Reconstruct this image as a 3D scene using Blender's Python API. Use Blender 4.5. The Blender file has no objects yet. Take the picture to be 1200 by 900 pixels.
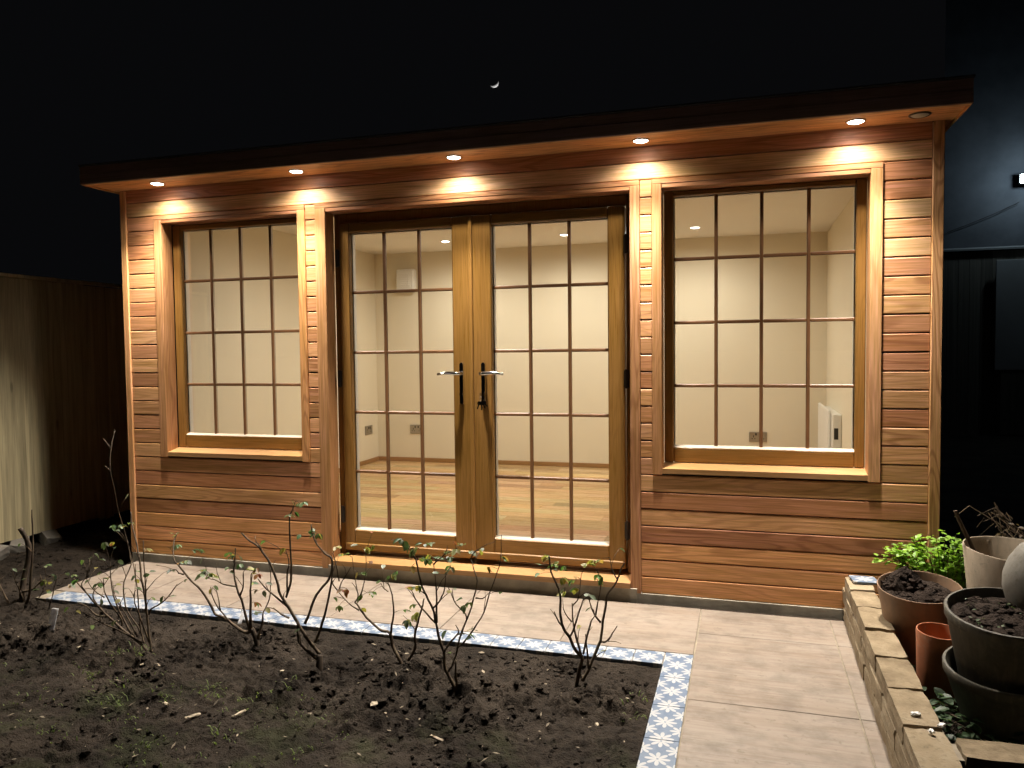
import bpy, bmesh, math, random
from mathutils import Vector, Matrix, noise
random.seed(7)
sc = bpy.context.scene
col = sc.collection

# ------------------------------------------------------------------ camera, sky, sun, exposure
cd = bpy.data.cameras.new('camera'); cam = bpy.data.objects.new('camera', cd); col.objects.link(cam)
RGT = Vector((0.95718786, 0.28924016, -0.01146837)); UPV = Vector((-0.00217198, 0.04679423, 0.99890219)); FWD = Vector((-0.28945928, 0.95611214, -0.0454191))
m = Matrix((RGT, UPV, -FWD)).transposed().to_4x4(); m.translation = Vector((1.418, -3.945, 1.322))
cam.matrix_world = m
cd.sensor_width = 36.0; cd.lens = 27.013; cd.clip_start = 0.05; cd.clip_end = 6000
sc.camera = cam

MOON_DIR = Vector((-0.3126343, 0.96771131, 0.34644971)).normalized()
el = math.radians(50)
SUN_DIR = (MOON_DIR * math.cos(el) + (RGT * 0.42 - UPV * 0.905).normalized() * math.sin(el)).normalized()   # towards the sun, below the horizon
w = bpy.data.worlds.new('World'); sc.world = w; w.use_nodes = True
nt = w.node_tree; nt.nodes.clear()
sky = nt.nodes.new('ShaderNodeTexSky'); sky.sky_type = 'NISHITA'; sky.sun_disc = False
sky.sun_elevation = math.asin(SUN_DIR.z); sky.sun_rotation = math.atan2(SUN_DIR.x, SUN_DIR.y)
bg1 = nt.nodes.new('ShaderNodeBackground'); bg1.inputs[1].default_value = 0.05
bg2 = nt.nodes.new('ShaderNodeBackground'); bg2.inputs[0].default_value = (0.0024, 0.0025, 0.0029, 1); bg2.inputs[1].default_value = 1.0   # town glow of the night sky
add = nt.nodes.new('ShaderNodeAddShader'); wo = nt.nodes.new('ShaderNodeOutputWorld')
nt.links.new(sky.outputs[0], bg1.inputs[0]); nt.links.new(bg1.outputs[0], add.inputs[0]); nt.links.new(bg2.outputs[0], add.inputs[1]); nt.links.new(add.outputs[0], wo.inputs[0])
sl = bpy.data.lights.new('sun', 'SUN'); sl.energy = 5.0; sl.angle = math.radians(0.5); sl.color = (1, 0.97, 0.92)
so = bpy.data.objects.new('sun', sl); col.objects.link(so)
so.rotation_euler = SUN_DIR.to_track_quat('Z', 'Y').to_euler()
sc.view_settings.view_transform = 'Standard'; sc.view_settings.look = 'None'; sc.view_settings.exposure = 0.0; sc.view_settings.gamma = 1.0
sc.view_settings.use_curve_mapping = False
sc.render.engine = 'CYCLES'
sc.cycles.transparent_max_bounces = 24; sc.cycles.max_bounces = 8; sc.cycles.caustics_reflective = False; sc.cycles.caustics_refractive = False
SOFFIT_W = 550.0; SPILL = 0.042; TILT = 20.0; ROOM_W = 72.0; FLOOD_W = 13.0
SOFFIT_COL = (1.0, 0.915, 0.81); ROOM_COL = (1.0, 0.935, 0.79)

# ------------------------------------------------------------------ helpers
class MB:
    def __init__(s): s.v = []; s.f = []
    def add(s, vs, fs):
        b = len(s.v); s.v += [tuple(q) for q in vs]; s.f += [tuple(i + b for i in f) for f in fs]; return s
    def box(s, x0, x1, y0, y1, z0, z1, c=0.0):
        if c <= 0:
            return s.add([(x, y, z) for x in (x0, x1) for y in (y0, y1) for z in (z0, z1)],
                  [(0,1,3,2),(4,6,7,5),(0,4,5,1),(2,3,7,6),(0,2,6,4),(1,5,7,3)])
        vs = []; idx = {}
        X = (x0, x1); Y = (y0, y1); Z = (z0, z1); sg = (1, -1)
        for i in (0,1):
            for j in (0,1):
                for k in (0,1):
                    p = (X[i], Y[j], Z[k])
                    for a in range(3):
                        q = [p[0] + sg[i]*c, p[1] + sg[j]*c, p[2] + sg[k]*c]; q[a] = p[a]
                        idx[(i,j,k,a)] = len(vs); vs.append(q)
        I = lambda i,j,k,a: idx[(i,j,k,a)]
        fs = []
        for i in (0,1):
            fs.append([I(i,0,0,0),I(i,1,0,0),I(i,1,1,0),I(i,0,1,0)]); fs.append([I(0,i,0,1),I(0,i,1,1),I(1,i,1,1),I(1,i,0,1)]); fs.append([I(0,0,i,2),I(1,0,i,2),I(1,1,i,2),I(0,1,i,2)])
        for a0 in (0,1):
            for b0 in (0,1):
                fs.append([I(0,a0,b0,1),I(1,a0,b0,1),I(1,a0,b0,2),I(0,a0,b0,2)])
                fs.append([I(a0,0,b0,0),I(a0,1,b0,0),I(a0,1,b0,2),I(a0,0,b0,2)])
                fs.append([I(a0,b0,0,0),I(a0,b0,1,0),I(a0,b0,1,1),I(a0,b0,0,1)])
        for i in (0,1):
            for j in (0,1):
                for k in (0,1): fs.append([I(i,j,k,0),I(i,j,k,1),I(i,j,k,2)])
        return s.add(vs, fs)
    def tube(s, pts, rad, n=6, cap=True):
        pts = [Vector(p) for p in pts]; rings = []
        if not hasattr(rad, '__len__'): rad = [rad]*len(pts)
        nrm = None
        for i, p in enumerate(pts):
            d = (pts[min(i+1, len(pts)-1)] - pts[max(i-1, 0)])
            d = d.normalized() if d.length > 1e-9 else Vector((0,0,1))
            if nrm is None: nrm = d.orthogonal().normalized()
            else:
                nrm = nrm - d * nrm.dot(d); nrm = nrm.normalized() if nrm.length > 1e-6 else d.orthogonal().normalized()
            b = d.cross(nrm)
            rings.append([p + (nrm*math.cos(2*math.pi*k/n) + b*math.sin(2*math.pi*k/n))*rad[i] for k in range(n)])
        vs = [q for r in rings for q in r]; fs = []
        for i in range(len(pts)-1):
            for k in range(n): fs.append((i*n+k, i*n+(k+1)%n, (i+1)*n+(k+1)%n, (i+1)*n+k))
        if cap: fs.append(tuple(range(n))[::-1]); fs.append(tuple(range((len(pts)-1)*n, len(pts)*n)))
        return s.add(vs, fs)
    def lathe(s, prof, c=(0,0,0), n=32, axis='z'):
        vs = []; fs = []
        for r, z in prof:
            for k in range(n):
                a = 2*math.pi*k/n
                q = (r*math.cos(a), r*math.sin(a), z)
                if axis == 'y': q = (q[0], z, q[1])
                if axis == 'x': q = (z, q[0], q[1])
                vs.append((c[0]+q[0], c[1]+q[1], c[2]+q[2]))
        for i in range(len(prof)-1):
            for k in range(n): fs.append((i*n+k, i*n+(k+1)%n, (i+1)*n+(k+1)%n, (i+1)*n+k))
        return s.add(vs, fs)
    def mesh(s, name):
        me = bpy.data.meshes.new(name); me.from_pydata(s.v, [], s.f); me.update()
        bm = bmesh.new(); bm.from_mesh(me); bmesh.ops.recalc_face_normals(bm, faces=bm.faces); bm.to_mesh(me); bm.free()
        return me
def put(name, me, mat, parent=None, loc=(0,0,0), rot=None, scale=None, tone=None, smooth=False, kind=None):
    if mat and not me.materials: me.materials.append(mat)
    o = bpy.data.objects.new(name, me); col.objects.link(o)
    o.location = loc
    if rot is not None: o.rotation_euler = rot
    if scale is not None: o.scale = scale
    if parent is not None: child(o, parent)
    if tone: o.color = (*tone, 1)
    if smooth: me.shade_smooth()
    if kind: o['kind'] = kind
    return o
def wloc(p):
    q = p; v = Vector((0,0,0))
    while q is not None: v = v + q.location; q = None if q.parent is None else None
    return p['wl'] if 'wl' in p else p.location
def world_m(p):
    M = Matrix.LocRotScale(p.location, p.rotation_euler.to_quaternion(), p.scale)
    if p.parent: M = world_m(p.parent) @ p.matrix_parent_inverse @ M
    return M
def child(o, p):
    o.parent = p; o.matrix_parent_inverse = world_m(p).inverted()
def build(name, mb, mat, parent=None, **k): return put(name, mb.mesh(name), mat, parent, **k)
def empty(name, loc, label=None, cat=None, group=None):
    o = bpy.data.objects.new(name, None); col.objects.link(o); o.location = loc; o.empty_display_size = 0.1
    if label: tag(o, label, cat, group)
    return o
def tag(o, label, cat, group=None):
    o['label'] = label; o['category'] = cat
    if group: o['group'] = group
    return o
def struct(o): o['kind'] = 'structure'; return o

# ------------------------------------------------------------------ materials
class NT:
    def __init__(s, name):
        s.m = bpy.data.materials.new(name); s.m.use_nodes = True; s.t = s.m.node_tree; s.t.nodes.clear()
        s.out = s.t.nodes.new('ShaderNodeOutputMaterial')
    def n(s, ty, **k):
        x = s.t.nodes.new(ty)
        for a, b in k.items(): setattr(x, a, b)
        return x
    def set(s, sock, v):
        if isinstance(v, bpy.types.NodeSocket): s.t.links.new(v, sock)
        elif v is not None:
            if sock.type == 'RGBA' and len(v) == 3: v = (*v, 1)
            sock.default_value = v
    def math(s, op, a, b=None, c=None, clamp=False):
        x = s.n('ShaderNodeMath', operation=op, use_clamp=clamp)
        s.set(x.inputs[0], a)
        if b is not None: s.set(x.inputs[1], b)
        if c is not None: s.set(x.inputs[2], c)
        return x.outputs[0]
    def vm(s, op, a, b=None):
        x = s.n('ShaderNodeVectorMath', operation=op); s.set(x.inputs[0], a)
        if b is not None: s.set(x.inputs[1], b)
        return x.outputs[0]
    def mix(s, f, a, b, mode='MIX'):
        x = s.n('ShaderNodeMix', data_type='RGBA', blend_type=mode); s.set(x.inputs[0], f); s.set(x.inputs[6], a); s.set(x.inputs[7], b); return x.outputs[2]
    def noise(s, vec, scale=1, detail=4, rough=0.55, dist=0):
        x = s.n('ShaderNodeTexNoise'); s.set(x.inputs['Vector'], vec); x.inputs['Scale'].default_value = scale; x.inputs['Detail'].default_value = detail
        x.inputs['Roughness'].default_value = rough; x.inputs['Distortion'].default_value = dist; return x.outputs[0]
    def ramp(s, f, stops):
        x = s.n('ShaderNodeValToRGB'); s.set(x.inputs[0], f); e = x.color_ramp.elements
        while len(e) < len(stops): e.new(0.5)
        for q, (p, c) in zip(e, stops): q.position = p; q.color = (*c, 1) if len(c) == 3 else c
        return x.outputs[0]
    def obj(s):
        return s.n('ShaderNodeTexCoord').outputs['Object']
    def rnd(s): return s.n('ShaderNodeObjectInfo').outputs['Random']
    def ocol(s): return s.n('ShaderNodeObjectInfo').outputs['Color']
    def maprange(s, v, a, b, c, d):
        x = s.n('ShaderNodeMapRange'); s.set(x.inputs[0], v)
        for i, q in enumerate((a, b, c, d)): x.inputs[i+1].default_value = q
        return x.outputs[0]
    def bump(s, h, strength=0.3, dist=0.002):
        x = s.n('ShaderNodeBump'); s.set(x.inputs['Height'], h); x.inputs['Strength'].default_value = strength; x.inputs['Distance'].default_value = dist; return x.outputs[0]
    def bsdf(s, color, rough=0.5, metal=0, normal=None, spec=None, **k):
        x = s.n('ShaderNodeBsdfPrincipled'); s.set(x.inputs['Base Color'], color); s.set(x.inputs['Roughness'], rough); s.set(x.inputs['Metallic'], metal)
        if normal is not None: s.set(x.inputs['Normal'], normal)
        if spec is not None: x.inputs['Specular IOR Level'].default_value = spec
        for a, b in k.items(): s.set(x.inputs[a.replace('_', ' ')], b)
        s.t.links.new(x.outputs[0], s.out.inputs[0]); return x

def wood(name, axis='x', rough=0.5, fixed=None, ring=0.7, streak=0.35, scale=1.0, knots=False):
    s = NT(name); o = s.obj(); r = s.rnd()
    off = s.n('ShaderNodeCombineXYZ'); s.set(off.inputs[0], s.math('MULTIPLY', r, 37.0)); s.set(off.inputs[1], s.math('MULTIPLY', r, 91.3)); s.set(off.inputs[2], s.math('MULTIPLY', r, 53.7))
    v = s.vm('ADD', o, off.outputs[0])
    lo, hi = 1.0*scale, 11.0*scale
    S1 = {'x': (lo, hi, hi), 'y': (hi, lo, hi), 'z': (hi, hi, lo)}[axis]
    lo2, hi2 = 4.0*scale, 170.0*scale
    S2 = {'x': (lo2, hi2, hi2), 'y': (hi2, lo2, hi2), 'z': (hi2, hi2, lo2)}[axis]
    n1 = s.noise(s.vm('MULTIPLY', v, S1), 1, 1.5, 0.45, 0.25)
    rings = s.math('SINE', s.math('MULTIPLY', n1, 75.0))
    rm = s.maprange(rings, 0.1, 1.0, 0.0, 1.0)
    n2 = s.noise(s.vm('MULTIPLY', v, S2), 1, 4, 0.6)
    n3 = s.noise(s.vm('MULTIPLY', v, (1.3, 1.3, 1.3)), 1, 2, 0.5)
    base = s.ocol() if fixed is None else fixed
    amt = s.math('MULTIPLY', rm, s.math('MULTIPLY', s.maprange(s.math('FRACT', s.math('MULTIPLY', r, 7.7)), 0, 1, 0.25, 1.0), ring))
    c = s.mix(amt, base, s.mix(1.0, base, (0.50, 0.40, 0.33), 'MULTIPLY'))
    g = s.maprange(n2, 0.25, 0.75, 1.0 - streak, 1.0 + streak)
    g = s.math('MULTIPLY', g, s.maprange(n3, 0.3, 0.7, 0.88, 1.12))
    cg = s.n('ShaderNodeCombineColor'); s.set(cg.inputs[0], g); s.set(cg.inputs[1], g); s.set(cg.inputs[2], s.math('MULTIPLY', g, g))
    c = s.mix(1.0, c, cg.outputs[0], 'MULTIPLY')
    if knots:
        vo = s.n('ShaderNodeTexVoronoi'); kv = {'x': (1.7, 8.0, 8.0), 'y': (8.0, 1.7, 8.0), 'z': (8.0, 8.0, 1.7)}[axis]; s.set(vo.inputs['Vector'], s.vm('MULTIPLY', v, kv)); vo.inputs['Scale'].default_value = 1.0
        sc_ = s.n('ShaderNodeSeparateColor'); s.t.links.new(vo.outputs['Color'], sc_.inputs[0])
        km = s.math('MULTIPLY', s.maprange(vo.outputs['Distance'], 0.035, 0.10, 1.0, 0.0), s.math('GREATER_THAN', sc_.outputs[0], 0.72))
        c = s.mix(s.math('MULTIPLY', km, 0.75), c, (0.09, 0.035, 0.015))
    nb = s.bump(s.math('ADD', n2, s.math('MULTIPLY', rm, 0.3)), 0.25, 0.0012)
    s.bsdf(c, s.maprange(n2, 0.3, 0.7, rough - 0.08, rough + 0.1), normal=nb, spec=0.35)
    return s.m
def plain(name, c, rough=0.6, metal=0, var=0.12, vs=8.0, bump=0.0, spec=None):
    s = NT(name); o = s.obj(); n = s.noise(o, vs, 5, 0.6)
    k = s.maprange(n, 0.3, 0.7, 1-var, 1+var)
    cg = s.n('ShaderNodeCombineColor'); [s.set(cg.inputs[i], k) for i in range(3)]
    s.bsdf(s.mix(1.0, c, cg.outputs[0], 'MULTIPLY'), rough, metal, normal=s.bump(s.noise(o, vs*12, 4), bump, 0.002) if bump else None, spec=spec)
    return s.m
def emit(name, c, st):
    s = NT(name); e = s.n('ShaderNodeEmission'); e.inputs[0].default_value = (*c, 1); e.inputs[1].default_value = st
    s.t.links.new(e.outputs[0], s.out.inputs[0]); return s.m

M_CED = wood('cedar_along', 'x', 0.5, knots=True); M_CEDZ = wood('cedar_upright', 'z', 0.5, knots=True); M_CEDY = wood('cedar_deep', 'y', 0.5)
OAK = (0.27, 0.138, 0.034)
M_OAKX = wood('golden_oak_rail', 'x', 0.32, OAK, 0.22, 0.22); M_OAKZ = wood('golden_oak_stile', 'z', 0.32, OAK, 0.22, 0.22)
M_SILL = wood('oak_sill', 'x', 0.4, (0.38, 0.21, 0.085), 0.2, 0.2)
M_BAR = plain('glazing_bar_brown', (0.19, 0.088, 0.034), 0.45)
M_PLANK = wood('oak_laminate', 'x', 0.30, None, 0.35, 0.28, 1.2)
M_SKIRT = wood('oak_skirting', 'x', 0.4, (0.34, 0.19, 0.08), 0.2, 0.2)
M_MEMB = plain('dark_membrane', (0.02, 0.014, 0.010), 0.9)
M_PLASTER = plain('cream_paint', (0.76, 0.69, 0.55), 0.75, var=0.015, vs=2.0, bump=0.05)
M_CEIL = plain('white_ceiling', (0.78, 0.75, 0.70), 0.8, var=0.01, vs=2.0)
M_CONC = plain('concrete', (0.32, 0.29, 0.23), 0.9, var=0.35, vs=7.0, bump=0.4)
M_CHROME = plain('chrome', (0.75, 0.74, 0.72), 0.12, 1.0, var=0.02)
M_STEEL = plain('brushed_steel', (0.42, 0.40, 0.37), 0.35, 1.0, var=0.05)
M_BLACK = plain('black_plastic', (0.015, 0.015, 0.015), 0.35)
M_WHITE = plain('white_plastic', (0.80, 0.79, 0.76), 0.35, var=0.02)
M_GREYPL = plain('grey_plastic', (0.30, 0.30, 0.29), 0.5, var=0.05)
M_BRONZE = plain('dark_bronze', (0.06, 0.05, 0.04), 0.3, 0.8, var=0.05)
M_ROOF = plain('roof_rubber', (0.02, 0.02, 0.022), 0.8)
M_ALU = plain('pale_spacer', (0.82, 0.80, 0.76), 0.4, 0.0, var=0.03)
M_LED = emit('lamp_lens_lit', (1.0, 0.95, 0.90), 30.0)
M_LEDW = emit('room_lamp_lens', (1.0, 0.93, 0.80), 18.0)
M_FLOOD = emit('flood_lens', (0.80, 0.95, 1.0), 60.0)
def glass():
    s = NT('window_glass'); tr = s.n('ShaderNodeBsdfTransparent'); tr.inputs[0].default_value = (0.985, 0.99, 0.985, 1)
    gl = s.n('ShaderNodeBsdfGlossy'); gl.inputs['Roughness'].default_value = 0.0; gl.inputs[0].default_value = (0.9, 0.9, 0.9, 1)
    fr = s.n('ShaderNodeFresnel'); fr.inputs[0].default_value = 1.45
    mx = s.n('ShaderNodeMixShader'); s.t.links.new(fr.outputs[0], mx.inputs[0]); s.t.links.new(tr.outputs[0], mx.inputs[1]); s.t.links.new(gl.outputs[0], mx.inputs[2])
    s.t.links.new(mx.outputs[0], s.out.inputs[0]); return s.m
M_GLASS = glass(); M_BEAD = plain('pale_bead', (0.62, 0.52, 0.40), 0.35, var=0.05)
# travertine-look porcelain
def porcelain():
    s = NT('travertine_slab'); o = s.obj(); r = s.rnd()
    off = s.n('ShaderNodeCombineXYZ'); s.set(off.inputs[0], s.math('MULTIPLY', r, 71.0)); s.set(off.inputs[1], s.math('MULTIPLY', r, 33.0)); s.set(off.inputs[2], r)
    v = s.vm('ADD', o, off.outputs[0])
    a = s.noise(s.vm('MULTIPLY', v, (1.6, 22, 1)), 1, 5, 0.6, 0.4)
    b = s.noise(s.vm('MULTIPLY', v, (7, 9, 1)), 1, 5, 0.65)
    c = s.noise(s.vm('MULTIPLY', v, (4, 70, 1)), 1, 3, 0.5)
    d = s.noise(v, 30, 3, 0.6)
    e = s.noise(v, 3.2, 6, 0.7)
    colr = s.ramp(a, [(0.28, (0.1764, 0.1323, 0.0970)), (0.45, (0.2117, 0.1676, 0.1294)), (0.60, (0.2264, 0.1882, 0.1499)), (0.75, (0.1970, 0.1499, 0.1117))])
    colr = s.mix(s.maprange(e, 0.40, 0.66, 0, 0.55), colr, (0.2323, 0.1999, 0.1676))
    colr = s.mix(s.maprange(b, 0.46, 0.68, 0, 0.8), colr, (0.1323, 0.1058, 0.0823))
    colr = s.mix(s.maprange(c, 0.50, 0.70, 0, 0.5), colr, (0.1323, 0.0911, 0.0617))
    colr = s.mix(s.maprange(d, 0.63, 0.70, 0, 0.8), colr, (0.14, 0.11, 0.08))
    s.bsdf(colr, s.maprange(b, 0.3, 0.7, 0.45, 0.65), normal=s.bump(c, 0.15, 0.001), spec=0.3); return s.m
M_SLAB = porcelain()
# patterned border tile: white flowers on slate blue
def border():
    s = NT('flower_tile'); o = s.obj(); sep = s.n('ShaderNodeSeparateXYZ'); s.t.links.new(o, sep.inputs[0]); X, Y = sep.outputs[0], sep.outputs[1]
    P = 0.115
    def flower(ox, oy, R):
        u = s.math('SUBTRACT', s.math('FLOORED_MODULO', s.math('ADD', X, ox + P/2), P), P/2)
        v = s.math('SUBTRACT', s.math('FLOORED_MODULO', s.math('ADD', Y, oy + P/2), P), P/2)
        rr = s.math('SQRT', s.math('ADD', s.math('MULTIPLY', u, u), s.math('MULTIPLY', v, v)))
        th = s.math('ARCTAN2', v, u)
        pet = s.math('ABSOLUTE', s.math('COSINE', s.math('MULTIPLY', th, 4.0)))
        lim = s.math('MULTIPLY', s.math('ADD', s.math('MULTIPLY', s.math('POWER', pet, 0.7), 0.92), 0.10), R)
        return s.math('MULTIPLY', s.math('LESS_THAN', rr, lim), s.math('GREATER_THAN', rr, 0.004))
    f = s.math('MAXIMUM', flower(0, 0, 0.040), flower(P/2, P/2, 0.036))
    n = s.noise(o, 45, 4, 0.6)
    blue = s.mix(s.maprange(n, 0.35, 0.7, 0, 1), (0.0937, 0.1307, 0.1944), (0.1342, 0.1746, 0.2348))
    white = s.mix(s.maprange(n, 0.4, 0.75, 0, 0.5), (0.3758, 0.3793, 0.3827), (0.2683, 0.2881, 0.3087))
    s.bsdf(s.mix(f, blue, white), 0.4, spec=0.35); return s.m
M_TILE = border()
def soilmat(name, dark, light, moss=0.0):
    s = NT(name); o = s.obj(); a = s.noise(o, 2.2, 6, 0.65); b = s.noise(o, 38, 6, 0.7); c = s.noise(o, 160, 3, 0.6)
    colr = s.mix(s.maprange(a, 0.35, 0.68, 0, 1), dark, light)
    colr = s.mix(s.maprange(b, 0.50, 0.66, 0, 0.75), colr, (dark[0]*0.35, dark[1]*0.33, dark[2]*0.3))
    colr = s.mix(s.maprange(c, 0.68, 0.76, 0, 0.5), colr, (0.20, 0.16, 0.11))
    mo = s.noise(o, 3.5, 5, 0.7); sp = s.n('ShaderNodeSeparateXYZ'); s.t.links.new(o, sp.inputs[0])
    mk = s.math('MULTIPLY', s.maprange(mo, 0.50, 0.64, 0, moss), s.maprange(sp.outputs[1], -1.60, -1.25, 1.0, 0.0))
    colr = s.mix(mk, colr, (0.040, 0.050, 0.018))
    h = s.math('ADD', b, s.math('MULTIPLY', c, 0.5))
    s.bsdf(colr, 0.95, normal=s.bump(h, 1.0, 0.02), spec=0.15); return s.m
M_SOIL = soilmat('garden_soil', (0.015, 0.0112, 0.0080), (0.058, 0.0445, 0.0325), 0.4)
M_CLOD = soilmat('soil_clod', (0.030, 0.022, 0.017), (0.060, 0.045, 0.034))
M_COMPOST = soilmat('compost', (0.030, 0.020, 0.015), (0.050, 0.036, 0.027))
def brickmat():
    s = NT('stock_brick'); o = s.obj(); r = s.rnd()
    off = s.n('ShaderNodeCombineXYZ'); [s.set(off.inputs[i], s.math('MULTIPLY', r, 17.0*(i+1))) for i in range(3)]
    v = s.vm('ADD', o, off.outputs[0]); a = s.noise(v, 9, 6, 0.65); b = s.noise(v, 60, 4, 0.65)
    c = s.ramp(s.math('ADD', s.math('MULTIPLY', a, 0.8), s.math('MULTIPLY', r, 0.2)), [(0.3, (0.133, 0.098, 0.058)), (0.5, (0.242, 0.187, 0.117)), (0.68, (0.296, 0.242, 0.164)), (0.8, (0.195, 0.148, 0.094))])
    c = s.mix(s.maprange(b, 0.56, 0.72, 0, 0.7), c, (0.13, 0.10, 0.065))
    s.bsdf(c, 0.9, normal=s.bump(s.math('ADD', a, b), 0.6, 0.006), spec=0.2); return s.m
M_BRICK = brickmat(); M_MORTAR = plain('mortar', (0.22, 0.185, 0.135), 0.95, var=0.3, vs=20, bump=0.6)
def leafmat(name, tint=(1.5, 1.6, 0.9)):
    s = NT(name); o = s.obj(); n = s.noise(o, 60, 3); c = s.ocol(); g = s.maprange(n, 0.3, 0.7, 0.75, 1.25)
    cg = s.n('ShaderNodeCombineColor'); [s.set(cg.inputs[i], g) for i in range(3)]
    cc = s.mix(1.0, c, cg.outputs[0], 'MULTIPLY'); b = s.bsdf(cc, 0.45, spec=0.4)
    tr = s.n('ShaderNodeBsdfTranslucent'); s.set(tr.inputs[0], s.mix(1.0, cc, tint, 'MULTIPLY'))
    mx = s.n('ShaderNodeMixShader'); mx.inputs[0].default_value = 0.38; s.t.links.new(b.outputs[0], mx.inputs[1]); s.t.links.new(tr.outputs[0], mx.inputs[2]); s.t.links.new(mx.outputs[0], s.out.inputs[0]); return s.m
M_LEAF = leafmat('leaf')
def barkmat(name, a, b):
    s = NT(name); o = s.obj(); n = s.noise(s.vm('MULTIPLY', o, (60, 60, 14)), 1, 5, 0.65)
    s.bsdf(s.ramp(n, [(0.35, a), (0.65, b)]), 0.75, normal=s.bump(n, 0.5, 0.002), spec=0.25); return s.m
M_CANE = barkmat('rose_cane', (0.045, 0.030, 0.022), (0.13, 0.095, 0.055)); M_STUMP = barkmat('rose_stump', (0.030, 0.022, 0.016), (0.085, 0.062, 0.042))
def fencemat(name, base):
    s = NT(name); o = s.obj(); r = s.rnd()
    off = s.n('ShaderNodeCombineXYZ'); [s.set(off.inputs[i], s.math('MULTIPLY', r, 23.0*(i+1))) for i in range(3)]
    v = s.vm('ADD', o, off.outputs[0]); n = s.noise(s.vm('MULTIPLY', v, (22, 22, 1.3)), 1, 4, 0.55, 0.6); f = s.noise(s.vm('MULTIPLY', v, (150, 150, 4)), 1, 3)
    vo = s.n('ShaderNodeTexVoronoi'); s.set(vo.inputs['Vector'], s.vm('MULTIPLY', v, (8, 8, 2.6))); vo.inputs['Scale'].default_value = 1.0
    k = s.maprange(vo.outputs['Distance'], 0.06, 0.13, 0.75, 0.0)
    dk = tuple(q*0.55 for q in base)
    c = s.mix(s.maprange(n, 0.35, 0.65, 0, 0.8), base, dk); c = s.mix(s.math('MULTIPLY', k, 0.9), c, tuple(q*0.25 for q in base))
    g = s.maprange(f, 0.3, 0.7, 0.85, 1.15); cg = s.n('ShaderNodeCombineColor'); [s.set(cg.inputs[i], s.math('MULTIPLY', g, s.maprange(r, 0, 1, 0.85, 1.15))) for i in range(3)]
    s.bsdf(s.mix(1.0, c, cg.outputs[0], 'MULTIPLY'), 0.85, normal=s.bump(f, 0.3, 0.001), spec=0.2); return s.m
M_FENCE = fencemat('treated_pine', (0.58, 0.49, 0.29)); M_FENCED = fencemat('brown_fence', (0.26, 0.235, 0.19))
M_HOUSE = plain('house_render', (0.10, 0.105, 0.115), 0.9, var=0.2, vs=3, bump=0.3); M_TILEROOF = plain('roof_tile_dark', (0.03, 0.028, 0.027), 0.8)
M_PALE = plain('pale_board', (0.55, 0.55, 0.53), 0.8, var=0.1, vs=2)
def potmat(name, base, rough, dirt, amt=0.7):
    s = NT(name); o = s.obj(); a = s.noise(o, 9, 6, 0.7); b = s.noise(s.vm('MULTIPLY', o, (45, 45, 5)), 1, 4, 0.6); c = s.noise(o, 70, 4, 0.7)
    colr = s.mix(s.maprange(a, 0.35, 0.65, 0, 0.5), base, tuple(q*0.6 for q in base))
    colr = s.mix(s.maprange(b, 0.48, 0.72, 0, amt*0.6), colr, dirt); colr = s.mix(s.math('MULTIPLY', s.maprange(c, 0.52, 0.68, 0, amt), s.maprange(a, 0.45, 0.6, 0, 1)), colr, dirt)
    s.bsdf(colr, s.maprange(a, 0.3, 0.7, rough-0.1, rough+0.2), normal=s.bump(c, 0.25, 0.002), spec=0.3); return s.m
M_TERRA = potmat('terracotta', (0.40, 0.145, 0.065), 0.75, (0.30, 0.22, 0.16), 0.6)
M_BROWNPOT = potmat('brown_pot', (0.23, 0.140, 0.082), 0.6, (0.13, 0.10, 0.07), 0.8)
M_BEIGE = potmat('beige_pot', (0.38, 0.31, 0.225), 0.7, (0.20, 0.17, 0.12), 0.8)
M_DARKPOT = potmat('dark_pot', (0.075, 0.070, 0.055), 0.6, (0.19, 0.165, 0.115), 0.7)
M_GREYPOT = potmat('grey_pot', (0.21, 0.195, 0.165), 0.8, (0.11, 0.10, 0.075), 0.8)
M_MOON = plain('moon_rock', (0.9, 0.9, 0.92), 1.0, var=0.05, spec=0.0)
M_GRASS = leafmat('grass_blade'); M_TAG = leafmat('label_plastic', (1.0, 1.0, 1.0))

# ------------------------------------------------------------------ the setting
PZ = 0.02      # patio level
struct(build('ground', MB().add([(-220,-220,-0.12),(220,-220,-0.12),(220,220,-0.12),(-220,220,-0.12)], [(0,1,2,3)]), M_SOIL))
def soil_h(x, y):
    def rg(f, k): return 1.0 - abs(noise.noise((x*f, y*f, k)))*2.2
    n = noise.noise((x*1.1, y*1.1, 3.1))*0.022 + noise.noise((x*4.3, y*4.3, 7.7))*0.020
    b = noise.noise((x*3.1, y*3.1, 12.0)); amp = 0.55 + 0.9*max(0.0, b+0.25)      # worked and flat patches
    w_ = max(0.0, 1.0 - abs(y + 1.22)/0.42); amp *= 0.8 + 1.1*w_                  # dug over along the roses
    wx, wy = x + noise.noise((x*9, y*9, 30))*0.03, y + noise.noise((x*9, y*9, 40))*0.03
    cell = noise.noise((wx*17, wy*17, 1.3)); cell2 = noise.noise((wx*38, wy*38, 5.5))
    n += amp*(max(0.0, cell)**0.7*0.026 + max(0.0, cell2)**0.7*0.015 + noise.noise((x*75, y*75, 9.0))*0.006) - 0.006
    z = -0.020 + n*1.25
    if -2.4 < x < 1.1 and y < -0.79:               # lower along the tile edge
        d = max(0.0, min(-0.80 - y, 1.095 - x)); k = max(0, 1 - d/0.10)
        z = z*(1-k) + (0.006 + 0.30*(z+0.02))*k
        z = min(z, 0.014 + d*0.5)
    return z
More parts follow.
